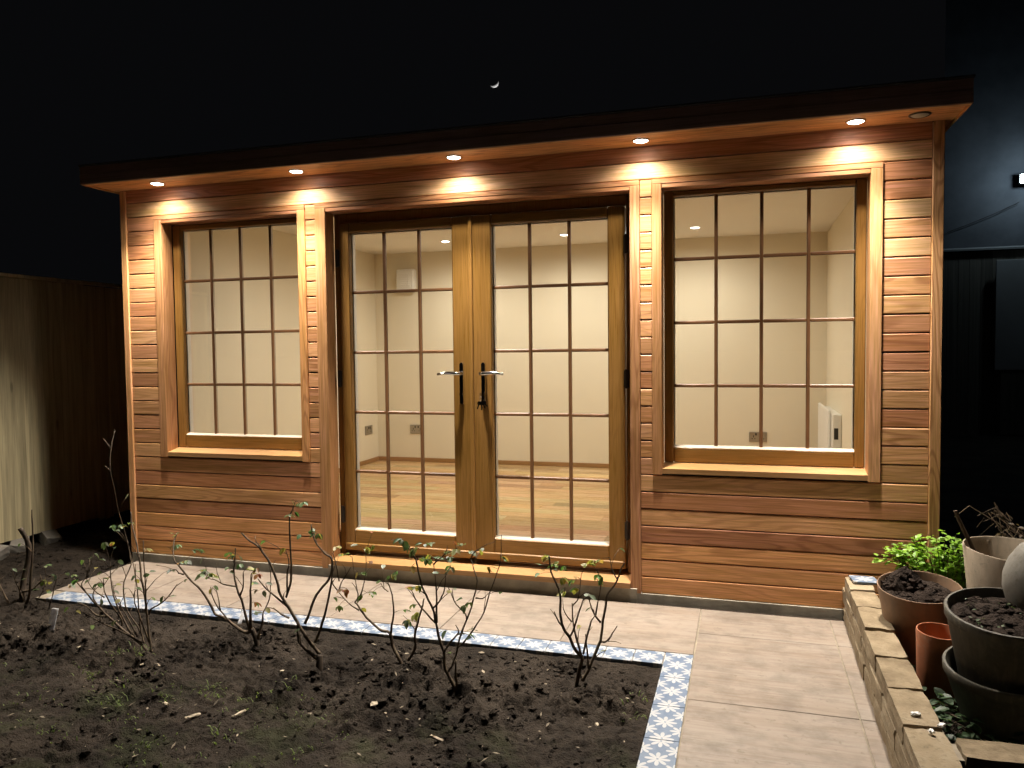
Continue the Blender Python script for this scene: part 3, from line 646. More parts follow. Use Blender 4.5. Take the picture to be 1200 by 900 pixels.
struct(build('side_ground', MB().box(XR+0.02, 9.0, -0.018, 9.0, -0.1, -0.02).box(3.602, 9, -6, -0.02, -0.1, 0.0), M_SOIL))
ROSES = {"R6":{"base":[0.788,-0.993,-0.02],"canes":[[[0.775,-0.993,-0.02,0.0062],[0.793,-1.002,0.047,0.0059],[0.807,-1.011,0.099,0.0055],[0.782,-1.018,0.129,0.0052],[0.761,-1.027,0.184,0.0048],[0.736,-1.031,0.221,0.0045],[0.725,-1.031,0.281,0.0041],[0.723,-1.024,0.347,0.0038],[0.711,-1.018,0.382,0.0034],[0.687,-1.012,0.424,0.0031],[0.679,-1.01,0.461,0.0027],[0.676,-1.012,0.499,0.0024]],[[0.761,-1.027,0.184,0.0038],[0.774,-1.034,0.21,0.0032],[0.792,-1.046,0.262,0.0027],[0.815,-1.06,0.328,0.0021],[0.827,-1.063,0.36,0.0015]],[[0.807,-1.011,0.099,0.005],[0.789,-1.014,0.159,0.0039],[0.774,-1.016,0.227,0.0029],[0.769,-1.015,0.317,0.0019]],[[0.769,-1.015,0.306,0.0026],[0.791,-1.019,0.332,0.0021],[0.799,-1.021,0.36,0.0015],[0.808,-1.023,0.436,0.001]],[[0.767,-1.016,0.241,0.0026],[0.744,-1.018,0.27,0.0018],[0.732,-1.019,0.299,0.001]],[[0.736,-1.031,0.221,0.0038],[0.713,-1.032,0.253,0.0027],[0.7,-1.033,0.283,0.0015]],[[0.802,-0.993,-0.001,0.0054],[0.827,-0.982,0.043,0.0051],[0.847,-0.963,0.099,0.0047],[0.867,-0.943,0.148,0.0044],[0.875,-0.925,0.227,0.0041],[0.887,-0.925,0.29,0.0037],[0.894,-0.931,0.335,0.0034],[0.917,-0.94,0.367,0.0031],[0.938,-0.949,0.402,0.0027],[0.958,-0.961,0.46,0.0024],[0.97,-0.963,0.476,0.0021]],[[0.938,-0.949,0.406,0.0026],[0.918,-0.942,0.436,0.0018],[0.905,-0.932,0.486,0.001]],[[0.867,-0.943,0.143,0.0038],[0.893,-0.939,0.149,0.003],[0.915,-0.933,0.18,0.0023],[0.933,-0.929,0.211,0.0015]],[[0.867,-0.929,0.217,0.0037],[0.846,-0.934,0.247,0.003],[0.828,-0.936,0.289,0.0022],[0.817,-0.937,0.342,0.0014]],[[0.846,-0.934,0.243,0.0027],[0.858,-0.933,0.306,0.0021],[0.868,-0.933,0.369,0.0016],[0.862,-0.933,0.414,0.001]],[[0.827,-0.982,0.043,0.0038],[0.821,-0.985,0.121,0.0027],[0.817,-0.992,0.188,0.0015]],[[0.811,-1.012,0.115,0.0038],[0.824,-1.018,0.172,0.0032],[0.846,-1.034,0.247,0.0027],[0.851,-1.038,0.264,0.0021],[0.867,-1.045,0.287,0.0015]]],"leaves":[[[0.646,-1.034,0.465],[0.679,-1.01,0.461],"p"],[[0.652,-1.028,0.445],[0.681,-1.011,0.452],"g"],[[0.633,-0.986,0.416],[0.685,-1.012,0.433],"g"],[[0.666,-0.992,0.486],[0.676,-1.011,0.49],"y"],[[0.686,-0.993,0.441],[0.683,-1.011,0.442],"g"],[[0.709,-0.993,0.47],[0.678,-1.011,0.471],"p"],[[0.745,-1.03,0.467],[0.683,-1.011,0.442],"g"],[[0.736,-1.027,0.42],[0.699,-1.015,0.403],"y"],[[0.776,-1.015,0.424],[0.806,-1.022,0.417],"y"],[[0.77,-1.008,0.406],[0.806,-1.022,0.417],"g"],[[0.737,-1.001,0.356],[0.72,-1.022,0.355],"y"],[[0.826,-1.0,0.469],[0.808,-1.023,0.436],"y"],[[0.833,-0.957,0.465],[0.862,-0.933,0.414],"y"],[[0.838,-0.926,0.469],[0.862,-0.933,0.414],"y"],[[0.861,-0.921,0.469],[0.905,-0.932,0.486],"g"],[[0.855,-0.932,0.414],[0.862,-0.933,0.414],"p"],[[0.877,-0.952,0.413],[0.864,-0.933,0.403],"g"],[[0.866,-0.934,0.393],[0.865,-0.933,0.391],"g"],[[0.793,-1.046,0.389],[0.801,-1.022,0.379],"y"],[[0.688,-0.984,0.454],[0.679,-1.01,0.461],"g"],[[0.658,-0.99,0.492],[0.676,-1.012,0.499],"y"]]},"R5":{"base":[0.374,-1.249,-0.02],"canes":[[[0.378,-1.249,-0.018,0.0062],[0.358,-1.248,0.026,0.0058],[0.33,-1.246,0.076,0.0054],[0.317,-1.245,0.105,0.005],[0.313,-1.243,0.159,0.0047],[0.293,-1.242,0.219,0.0043],[0.282,-1.242,0.272,0.0039],[0.271,-1.243,0.326,0.0035],[0.243,-1.245,0.379,0.0031],[0.22,-1.246,0.44,0.0027],[0.204,-1.245,0.516,0.0024]],[[0.369,-1.248,0.019,0.0053],[0.367,-1.255,0.076,0.0037],[0.371,-1.263,0.142,0.002]],[[0.325,-1.246,0.083,0.0038],[0.343,-1.238,0.106,0.0036],[0.357,-1.23,0.143,0.0033],[0.373,-1.226,0.213,0.003],[0.399,-1.229,0.278,0.0028],[0.425,-1.231,0.343,0.0025],[0.436,-1.226,0.389,0.0023],[0.443,-1.212,0.438,0.002],[0.421,-1.191,0.478,0.0017],[0.401,-1.168,0.509,0.0015]],[[0.361,-1.228,0.174,0.0029],[0.389,-1.227,0.199,0.0026],[0.431,-1.226,0.257,0.0024],[0.472,-1.226,0.323,0.0021],[0.496,-1.224,0.401,0.0018],[0.519,-1.22,0.462,0.0016],[0.538,-1.214,0.523,0.0013],[0.54,-1.205,0.62,0.0011]],[[0.441,-1.227,0.378,0.0026],[0.468,-1.226,0.378,0.0018],[0.492,-1.224,0.399,0.001]],[[0.286,-1.242,0.273,0.0035],[0.285,-1.237,0.341,0.0028],[0.276,-1.222,0.413,0.0021],[0.259,-1.198,0.484,0.0013]],[[0.271,-1.243,0.326,0.0032],[0.3,-1.243,0.36,0.0025],[0.321,-1.243,0.408,0.0019],[0.326,-1.242,0.462,0.0012]],[[0.313,-1.243,0.159,0.0038],[0.348,-1.247,0.21,0.003],[0.378,-1.249,0.245,0.0023],[0.367,-1.251,0.275,0.0015]],[[0.404,-1.229,0.295,0.0026],[0.395,-1.228,0.316,0.0022],[0.362,-1.225,0.344,0.0018],[0.338,-1.224,0.388,0.0014],[0.33,-1.223,0.41,0.001]],[[0.282,-1.242,0.268,0.0035],[0.25,-1.244,0.301,0.0028],[0.209,-1.244,0.344,0.0021],[0.185,-1.244,0.389,0.0013]],[[0.204,-1.245,0.516,0.0026],[0.173,-1.248,0.561,0.0018],[0.149,-1.249,0.584,0.001]],[[0.401,-1.168,0.509,0.0026],[0.422,-1.169,0.542,0.0018],[0.443,-1.17,0.547,0.001]],[[0.259,-1.198,0.484,0.0026],[0.299,-1.191,0.524,0.0018],[0.348,-1.179,0.547,0.001]]],"leaves":[[[0.17,-1.276,0.592],[0.155,-1.249,0.578],"g"],[[0.158,-1.276,0.598],[0.149,-1.249,0.584],"g"],[[0.178,-1.241,0.56],[0.173,-1.248,0.561],"g"],[[0.204,-1.261,0.559],[0.181,-1.247,0.55],"p"],[[0.231,-1.245,0.576],[0.181,-1.247,0.55],"g"],[[0.253,-1.248,0.578],[0.189,-1.247,0.539],"g"],[[0.191,-1.255,0.491],[0.208,-1.245,0.497],"y"],[[0.216,-1.215,0.513],[0.204,-1.245,0.516],"g"],[[0.254,-1.263,0.524],[0.204,-1.245,0.516],"g"],[[0.244,-1.202,0.523],[0.269,-1.197,0.494],"y"],[[0.292,-1.228,0.463],[0.267,-1.21,0.448],"g"],[[0.295,-1.183,0.529],[0.299,-1.191,0.524],"g"],[[0.327,-1.202,0.521],[0.311,-1.188,0.53],"p"],[[0.351,-1.251,0.501],[0.326,-1.242,0.462],"g"],[[0.345,-1.228,0.49],[0.326,-1.242,0.462],"p"],[[0.352,-1.19,0.551],[0.348,-1.179,0.547],"y"],[[0.368,-1.176,0.56],[0.348,-1.179,0.547],"g"],[[0.393,-1.145,0.534],[0.417,-1.169,0.534],"g"],[[0.452,-1.194,0.554],[0.443,-1.17,0.547],"y"],[[0.55,-1.238,0.546],[0.538,-1.212,0.547],"y"],[[0.492,-1.233,0.502],[0.528,-1.217,0.493],"r"],[[0.32,-1.226,0.239],[0.29,-1.242,0.232],"d"],[[0.391,-1.219,0.228],[0.379,-1.226,0.229],"d"],[[0.428,-1.243,0.228],[0.41,-1.227,0.229],"d"],[[0.426,-1.237,0.257],[0.431,-1.226,0.257],"d"],[[0.394,-1.244,0.376],[0.356,-1.225,0.355],"d"],[[0.396,-1.229,0.344],[0.379,-1.226,0.33],"d"],[[0.427,-1.257,0.367],[0.428,-1.23,0.355],"d"],[[0.154,-1.232,0.391],[0.185,-1.244,0.389],"d"],[[0.174,-1.22,0.397],[0.185,-1.244,0.389],"r"],[[0.199,-1.218,0.402],[0.226,-1.246,0.424],"d"],[[0.167,-1.234,0.569],[0.167,-1.248,0.567],"g"],[[0.202,-1.219,0.556],[0.189,-1.247,0.539],"g"],[[0.251,-1.227,0.514],[0.259,-1.198,0.484],"g"],[[0.341,-1.192,0.581],[0.348,-1.179,0.547],"r"],[[0.255,-1.167,0.499],[0.279,-1.195,0.504],"g"]]},"R4":{"base":[0.054,-1.028,-0.02],"canes":[[[0.054,-1.028,-0.02,0.0065],[0.018,-1.021,0.016,0.006],[-0.014,-1.011,0.06,0.0055],[-0.033,-0.999,0.115,0.005],[-0.073,-0.993,0.117,0.0045],[-0.123,-0.988,0.146,0.004],[-0.16,-0.988,0.177,0.0035],[-0.186,-0.992,0.216,0.003],[-0.199,-0.995,0.229,0.0025]],[[-0.183,-0.99,0.194,0.0029],[-0.233,-0.994,0.226,0.002],[-0.283,-0.997,0.277,0.0011]],[[-0.189,-0.994,0.229,0.0026],[-0.172,-0.98,0.279,0.0021],[-0.155,-0.972,0.357,0.0015],[-0.151,-0.976,0.446,0.001]],[[-0.199,-0.995,0.229,0.0026],[-0.184,-0.994,0.256,0.0021],[-0.193,-0.993,0.307,0.0015],[-0.21,-0.992,0.428,0.001]],[[-0.028,-0.999,0.115,0.004],[-0.024,-0.997,0.15,0.0035],[-0.014,-0.995,0.202,0.003],[-0.025,-0.988,0.276,0.0025],[-0.043,-0.98,0.315,0.002],[-0.049,-0.975,0.331,0.0015]],[[-0.043,-0.986,0.287,0.0026],[-0.063,-0.987,0.299,0.0018],[-0.078,-0.988,0.322,0.001]],[[0.061,-1.025,0.014,0.0056],[0.098,-1.034,0.072,0.0049],[0.105,-1.047,0.137,0.0042],[0.125,-1.059,0.194,0.0035],[0.149,-1.071,0.259,0.0028],[0.162,-1.076,0.303,0.0021]],[[-0.274,-0.996,0.271,0.0026],[-0.263,-0.998,0.312,0.0021],[-0.237,-1.0,0.35,0.0015],[-0.211,-1.001,0.387,0.001]],[[-0.283,-0.997,0.277,0.0026],[-0.304,-1.009,0.33,0.0018],[-0.291,-1.019,0.448,0.001]],[[-0.272,-0.998,0.32,0.0026],[-0.284,-1.001,0.391,0.0018],[-0.297,-1.001,0.443,0.001]]],"leaves":[[[-0.293,-0.967,0.198],[-0.246,-0.995,0.238],"d"],[[-0.249,-1.007,0.285],[-0.271,-0.997,0.282],"r"],[[-0.218,-1.027,0.298],[-0.268,-0.997,0.292],"r"],[[-0.133,-1.008,0.282],[-0.172,-0.98,0.279],"p"],[[-0.159,-1.004,0.27],[-0.176,-0.984,0.267],"g"],[[-0.124,-0.97,0.276],[-0.071,-0.987,0.31],"g"],[[-0.04,-0.983,0.356],[-0.049,-0.975,0.331],"g"],[[-0.024,-0.988,0.367],[-0.049,-0.975,0.331],"p"],[[0.001,-0.999,0.381],[-0.049,-0.975,0.331],"g"],[[-0.198,-0.963,0.356],[-0.202,-0.992,0.368],"y"],[[-0.177,-0.977,0.352],[-0.155,-0.972,0.357],"g"],[[-0.151,-0.994,0.468],[-0.151,-0.976,0.446],"y"],[[-0.132,-1.003,0.48],[-0.151,-0.976,0.446],"y"],[[-0.174,-1.003,0.486],[-0.151,-0.976,0.446],"g"],[[-0.102,-0.996,0.489],[-0.151,-0.976,0.446],"y"],[[-0.126,-0.966,0.532],[-0.151,-0.976,0.446],"r"],[[0.099,-1.08,0.211],[0.125,-1.059,0.194],"y"],[[0.088,-1.087,0.208],[0.125,-1.059,0.194],"d"],[[0.115,-1.066,0.229],[0.137,-1.065,0.226],"y"],[[0.141,-1.084,0.245],[0.143,-1.068,0.242],"y"],[[0.023,-0.965,0.208],[-0.014,-0.995,0.202],"d"],[[0.125,-1.095,0.282],[0.152,-1.073,0.27],"d"],[[-0.282,-0.999,0.469],[-0.297,-1.001,0.443],"y"],[[-0.258,-0.975,0.43],[-0.21,-0.992,0.428],"g"],[[-0.121,-0.98,0.414],[-0.153,-0.974,0.401],"r"]]},"R3":{"base":[-0.269,-1.194,-0.02],"canes":[[[-0.271,-1.194,-0.024,0.016],[-0.269,-1.183,0.018,0.014],[-0.271,-1.167,0.059,0.012]],[[-0.271,-1.167,0.059,0.0065],[-0.309,-1.167,0.096,0.0061],[-0.347,-1.168,0.145,0.0058],[-0.375,-1.169,0.187,0.0054],[-0.414,-1.169,0.246,0.005],[-0.453,-1.168,0.296,0.0047],[-0.471,-1.168,0.357,0.0043],[-0.5,-1.168,0.426,0.0039],[-0.539,-1.169,0.478,0.0036],[-0.563,-1.17,0.503,0.0032],[-0.602,-1.172,0.523,0.0028],[-0.636,-1.173,0.551,0.0025]],[[-0.537,-1.169,0.473,0.0032],[-0.547,-1.173,0.5,0.0022],[-0.563,-1.177,0.521,0.0012]],[[-0.281,-1.175,0.044,0.0065],[-0.343,-1.177,0.087,0.0052],[-0.367,-1.177,0.12,0.0038],[-0.37,-1.177,0.191,0.0025]],[[-0.414,-1.169,0.246,0.004],[-0.47,-1.173,0.287,0.0032],[-0.517,-1.178,0.321,0.0024],[-0.548,-1.19,0.366,0.0015]],[[-0.428,-1.168,0.289,0.004],[-0.405,-1.169,0.345,0.0036],[-0.396,-1.173,0.426,0.0032],[-0.394,-1.179,0.525,0.0028],[-0.39,-1.186,0.632,0.0024],[-0.37,-1.186,0.677,0.0019],[-0.36,-1.186,0.703,0.0015]],[[-0.422,-1.169,0.299,0.0035],[-0.412,-1.18,0.392,0.0028],[-0.395,-1.189,0.439,0.0021],[-0.402,-1.199,0.494,0.0013]],[[-0.341,-1.168,0.182,0.005],[-0.324,-1.153,0.231,0.0047],[-0.304,-1.134,0.298,0.0043],[-0.258,-1.126,0.352,0.004],[-0.236,-1.127,0.39,0.0036],[-0.225,-1.135,0.454,0.0033],[-0.255,-1.141,0.48,0.0029],[-0.286,-1.146,0.515,0.0026],[-0.305,-1.146,0.549,0.0023],[-0.319,-1.136,0.598,0.0019]],[[-0.294,-1.167,0.106,0.0055],[-0.275,-1.154,0.165,0.0047],[-0.248,-1.147,0.254,0.0038],[-0.223,-1.152,0.354,0.003],[-0.211,-1.152,0.434,0.0021]],[[-0.415,-1.169,0.201,0.004],[-0.455,-1.169,0.216,0.0028],[-0.49,-1.169,0.239,0.0015]]],"leaves":[[[-0.361,-1.214,0.713],[-0.36,-1.186,0.703],"y"],[[-0.351,-1.201,0.663],[-0.375,-1.186,0.665],"g"],[[-0.376,-1.201,0.649],[-0.385,-1.186,0.643],"g"],[[-0.314,-1.204,0.704],[-0.36,-1.186,0.703],"g"],[[-0.332,-1.197,0.568],[-0.393,-1.181,0.552],"g"],[[-0.31,-1.121,0.551],[-0.309,-1.144,0.561],"g"],[[-0.268,-1.165,0.568],[-0.309,-1.144,0.561],"g"],[[-0.393,-1.226,0.515],[-0.402,-1.199,0.494],"y"],[[-0.348,-1.115,0.557],[-0.312,-1.141,0.573],"g"],[[-0.343,-1.182,0.695],[-0.36,-1.186,0.703],"d"],[[-0.395,-1.157,0.647],[-0.38,-1.186,0.654],"d"]]},"R2":{"base":[-0.688,-1.002,-0.02],"canes":[[[-0.686,-1.002,-0.02,0.011],[-0.698,-1.004,0.023,0.0096],[-0.718,-1.008,0.07,0.0083]],[[-0.719,-1.007,0.06,0.006],[-0.759,-0.998,0.044,0.0057],[-0.819,-0.984,0.062,0.0053],[-0.89,-0.971,0.09,0.005],[-0.943,-0.969,0.104,0.0046],[-0.962,-0.972,0.143,0.0043],[-1.004,-0.982,0.212,0.004],[-1.057,-0.986,0.258,0.0036],[-1.127,-0.97,0.308,0.0033],[-1.193,-0.939,0.345,0.003],[-1.233,-0.883,0.409,0.0026],[-1.244,-0.855,0.438,0.0023]],[[-1.104,-0.978,0.282,0.0031],[-1.135,-0.975,0.284,0.0022],[-1.15,-0.973,0.299,0.0012]],[[-0.811,-0.987,0.054,0.0037],[-0.87,-0.982,0.096,0.0031],[-0.915,-0.981,0.14,0.0026],[-0.943,-0.98,0.187,0.002],[-0.957,-0.977,0.234,0.0014]],[[-0.904,-0.981,0.131,0.0026],[-0.915,-0.979,0.189,0.0018],[-0.932,-0.977,0.245,0.001]],[[-0.732,-1.004,0.058,0.0053],[-0.751,-1.005,0.133,0.0048],[-0.771,-1.005,0.199,0.0042],[-0.792,-1.005,0.246,0.0037],[-0.806,-1.005,0.312,0.0031],[-0.798,-1.006,0.38,0.0026],[-0.794,-1.006,0.433,0.002]],[[-0.797,-1.005,0.258,0.0032],[-0.85,-1.016,0.264,0.0025],[-0.884,-1.029,0.284,0.0019],[-0.913,-1.042,0.295,0.0012]],[[-0.776,-1.005,0.218,0.0036],[-0.752,-1.013,0.261,0.0025],[-0.741,-1.025,0.332,0.0014]],[[-0.689,-1.004,0.024,0.006],[-0.676,-0.989,0.087,0.0041],[-0.673,-0.983,0.138,0.0023]],[[-0.673,-0.983,0.138,0.0026],[-0.645,-0.973,0.2,0.0022],[-0.636,-0.972,0.277,0.0018],[-0.636,-0.972,0.325,0.0014],[-0.647,-0.97,0.362,0.001]],[[-0.724,-1.008,0.07,0.006],[-0.724,-1.004,0.126,0.0048],[-0.727,-0.995,0.238,0.0035],[-0.736,-0.975,0.309,0.0023]]],"leaves":[[[-1.26,-0.872,0.441],[-1.241,-0.862,0.431],"y"],[[-1.233,-0.846,0.442],[-1.244,-0.855,0.438],"y"],[[-1.238,-0.879,0.382],[-1.223,-0.897,0.393],"g"],[[-1.211,-0.888,0.392],[-1.223,-0.897,0.393],"g"],[[-1.188,-0.955,0.289],[-1.15,-0.973,0.299],"d"],[[-1.128,-0.96,0.335],[-1.144,-0.962,0.317],"p"],[[-1.105,-0.953,0.34],[-1.144,-0.962,0.317],"p"],[[-1.111,-0.9,0.375],[-1.213,-0.911,0.377],"d"],[[-1.013,-0.976,0.401],[-1.144,-0.962,0.317],"d"],[[-0.964,-1.016,0.381],[-0.913,-1.042,0.295],"p"],[[-0.98,-1.014,0.316],[-0.913,-1.042,0.295],"g"],[[-0.926,-1.067,0.321],[-0.913,-1.042,0.295],"g"],[[-0.951,-1.014,0.328],[-0.913,-1.042,0.295],"g"],[[-0.929,-1.014,0.291],[-0.913,-1.042,0.295],"g"],[[-0.897,-1.025,0.301],[-0.898,-1.036,0.29],"y"],[[-0.812,-1.033,0.353],[-0.802,-1.006,0.346],"g"],[[-0.843,-0.982,0.404],[-0.796,-1.006,0.406],"d"],[[-0.78,-1.028,0.406],[-0.797,-1.006,0.393],"d"],[[-0.796,-0.978,0.392],[-0.796,-1.006,0.406],"d"],[[-0.726,-1.015,0.349],[-0.741,-1.025,0.332],"r"],[[-0.686,-1.001,0.348],[-0.736,-0.975,0.309],"r"],[[-0.686,-0.995,0.318],[-0.736,-0.975,0.309],"r"],[[-0.734,-0.977,0.271],[-0.732,-0.985,0.273],"d"],[[-0.691,-0.991,0.245],[-0.727,-0.995,0.238],"d"],[[-0.687,-0.958,0.23],[-0.64,-0.973,0.238],"d"],[[-0.716,-0.974,0.179],[-0.726,-0.999,0.182],"r"],[[-0.69,-1.021,0.149],[-0.724,-1.004,0.126],"d"],[[-0.749,-1.035,0.372],[-0.8,-1.006,0.363],"g"],[[-0.955,-1.016,0.319],[-0.913,-1.042,0.295],"g"],[[-0.878,-1.071,0.33],[-0.913,-1.042,0.295],"g"]]},"R1":{"base":[-1.061,-1.207,-0.02],"canes":[[[-1.063,-1.207,-0.018,0.0058],[-1.162,-1.188,0.018,0.0052],[-1.28,-1.16,0.057,0.0046],[-1.382,-1.152,0.115,0.004],[-1.433,-1.164,0.168,0.0034],[-1.48,-1.18,0.231,0.0028],[-1.545,-1.178,0.287,0.0022]],[[-1.161,-1.188,0.026,0.0036],[-1.247,-1.216,0.08,0.0029],[-1.355,-1.223,0.115,0.0021],[-1.474,-1.21,0.152,0.0014]],[[-1.102,-1.197,-0.003,0.005],[-1.11,-1.194,0.017,0.0046],[-1.131,-1.183,0.105,0.0042],[-1.139,-1.185,0.234,0.0038],[-1.158,-1.183,0.318,0.0034],[-1.182,-1.165,0.397,0.003],[-1.234,-1.128,0.471,0.0026],[-1.288,-1.091,0.538,0.0023],[-1.309,-1.072,0.586,0.0019]],[[-1.151,-1.188,0.027,0.0032],[-1.163,-1.185,0.051,0.0029],[-1.178,-1.182,0.135,0.0026],[-1.183,-1.179,0.237,0.0022],[-1.21,-1.164,0.326,0.0019],[-1.238,-1.146,0.379,0.0016],[-1.311,-1.103,0.478,0.0012]],[[-1.173,-1.184,0.067,0.0026],[-1.189,-1.182,0.099,0.0025],[-1.249,-1.177,0.162,0.0023],[-1.273,-1.166,0.226,0.0022],[-1.288,-1.148,0.28,0.0021],[-1.283,-1.11,0.349,0.0019],[-1.306,-1.09,0.395,0.0018],[-1.345,-1.073,0.486,0.0017],[-1.358,-1.094,0.588,0.0015],[-1.338,-1.133,0.694,0.0014],[-1.347,-1.145,0.791,0.0013],[-1.385,-1.098,0.884,0.0011],[-1.438,-1.017,0.958,0.001]],[[-1.385,-1.098,0.884,0.0026],[-1.425,-1.097,0.928,0.001]],[[-1.347,-1.145,0.787,0.0026],[-1.38,-1.139,0.809,0.001]],[[-1.302,-1.158,0.08,0.0036],[-1.295,-1.165,0.118,0.003],[-1.339,-1.182,0.19,0.0025],[-1.361,-1.19,0.252,0.0019],[-1.363,-1.19,0.304,0.0014]],[[-1.366,-1.186,0.215,0.0026],[-1.431,-1.179,0.243,0.0018],[-1.471,-1.176,0.283,0.001]],[[-1.14,-1.184,0.174,0.0036],[-1.131,-1.188,0.244,0.0028],[-1.133,-1.189,0.321,0.0021],[-1.13,-1.196,0.494,0.0014]],[[-1.123,-1.184,0.158,0.0036],[-1.109,-1.182,0.184,0.003],[-1.058,-1.179,0.213,0.0025],[-1.01,-1.174,0.258,0.0019],[-0.983,-1.163,0.3,0.0014]],[[-1.382,-1.152,0.115,0.0036],[-1.451,-1.149,0.112,0.0029],[-1.512,-1.142,0.145,0.0021],[-1.578,-1.131,0.153,0.0014]],[[-1.242,-1.167,0.054,0.0036],[-1.3,-1.169,0.154,0.0029],[-1.336,-1.171,0.257,0.0021],[-1.34,-1.172,0.379,0.0014]],[[-1.433,-1.164,0.168,0.0031],[-1.454,-1.164,0.21,0.0021],[-1.431,-1.162,0.264,0.0012]],[[-1.48,-1.18,0.231,0.0026],[-1.488,-1.192,0.269,0.0018],[-1.425,-1.208,0.322,0.001]],[[-1.117,-1.191,0.032,0.0036],[-1.149,-1.207,0.146,0.0029],[-1.176,-1.206,0.212,0.0021],[-1.182,-1.205,0.254,0.0014]],[[-1.18,-1.195,0.053,0.0031],[-1.24,-1.193,0.15,0.0021],[-1.307,-1.191,0.222,0.0012]]],"leaves":[[[-1.393,-1.084,0.522],[-1.352,-1.084,0.537],"p"],[[-1.376,-1.062,0.522],[-1.352,-1.084,0.537],"g"],[[-1.311,-1.084,0.535],[-1.288,-1.091,0.538],"g"],[[-1.318,-1.1,0.525],[-1.348,-1.078,0.512],"y"],[[-1.36,-1.18,0.467],[-1.34,-1.172,0.379],"p"],[[-1.43,-1.061,0.433],[-1.335,-1.077,0.463],"r"],[[-1.317,-1.171,0.441],[-1.34,-1.172,0.379],"p"],[[-1.285,-1.2,0.283],[-1.336,-1.171,0.257],"y"],[[-1.334,-1.128,0.27],[-1.288,-1.148,0.28],"g"],[[-1.224,-1.14,0.331],[-1.217,-1.16,0.339],"p"],[[-1.094,-1.213,0.353],[-1.133,-1.189,0.321],"d"],[[-1.417,-1.16,0.269],[-1.431,-1.162,0.264],"p"],[[-1.452,-1.183,0.287],[-1.471,-1.176,0.283],"d"],[[-1.123,-1.177,0.455],[-1.131,-1.194,0.451],"y"],[[-1.352,-1.202,0.308],[-1.363,-1.19,0.304],"y"],[[-1.506,-1.194,0.286],[-1.529,-1.178,0.273],"g"],[[-1.568,-1.179,0.258],[-1.545,-1.178,0.287],"p"]]},"R0":{"base":[-2.271,-0.846,-0.02],"canes":[[[-2.272,-0.846,-0.028,0.016],[-2.295,-0.798,0.111,0.015],[-2.276,-0.778,0.24,0.014],[-2.27,-0.792,0.326,0.013],[-2.291,-0.811,0.395,0.012]],[[-2.245,-0.834,-0.005,0.006],[-2.192,-0.854,0.071,0.0051],[-2.148,-0.871,0.241,0.0041],[-2.153,-0.856,0.365,0.0032],[-2.122,-0.882,0.517,0.0023]],[[-2.298,-0.846,-0.08,0.006],[-2.343,-0.865,0.029,0.0041],[-2.405,-0.862,0.122,0.0023]],[[-2.176,-0.834,-0.081,0.0054],[-2.248,-0.832,-0.006,0.0037],[-2.296,-0.831,0.088,0.0021]],[[-2.114,-0.834,-0.075,0.0037],[-2.222,-0.828,-0.03,0.0026],[-2.281,-0.821,-0.013,0.0014]],[[-2.285,-0.831,0.056,0.0026],[-2.316,-0.831,0.119,0.0018],[-2.292,-0.831,0.17,0.001]],[[-2.114,-0.834,-0.075,0.0033],[-2.061,-0.839,0.045,0.0023],[-2.009,-0.845,0.171,0.0013]],[[-2.222,-0.828,-0.038,0.0026],[-2.169,-0.798,0.055,0.0018],[-2.153,-0.789,0.136,0.001]],[[-2.277,-0.822,0.054,0.006],[-2.216,-0.81,0.072,0.0041],[-2.156,-0.805,0.124,0.0023]]],"leaves":[[[-2.121,-0.815,0.203],[-2.153,-0.789,0.136],"p"],[[-2.188,-0.769,0.111],[-2.157,-0.791,0.116],"g"],[[-2.175,-0.827,0.08],[-2.201,-0.809,0.085],"d"],[[-2.124,-0.81,0.063],[-2.169,-0.798,0.055],"g"],[[-2.041,-0.825,0.163],[-2.009,-0.845,0.171],"d"],[[-1.903,-0.849,0.18],[-2.009,-0.845,0.171],"p"]]}}
# spare tile and crumbs on the wall top
sp = tag(put('spare_tile', MB().box(-0.055, 0.055, -0.05, 0.05, 0, 0.010, 0.001).mesh('spare_tile'), M_TILE, None, (1.945, -0.150, 0.2405), rot=(0, 0.03, 0.12)), 'blue and white offcut tile lying on the end of the brick wall', 'tile')
cm = brickmesh(0.020, 0.013, 0.006, 77); cm.materials.clear()
for i, (x, y, lb) in enumerate(((1.900, -1.500, 'long white plaster chip on the brick wall, nearest the path'), (1.955, -1.555, 'white plaster chip on the brick wall beside the ivy'), (1.920, -1.600, 'small triangular white chip on the corner brick'))):
    tag(put('plaster_chip', cm, M_WHITE, None, (x, y, 0.243), rot=(0, 0, i*0.9), scale=(1.2-0.25*i, 1, 1)), lb, 'chip', 'white chips on the brick wall')

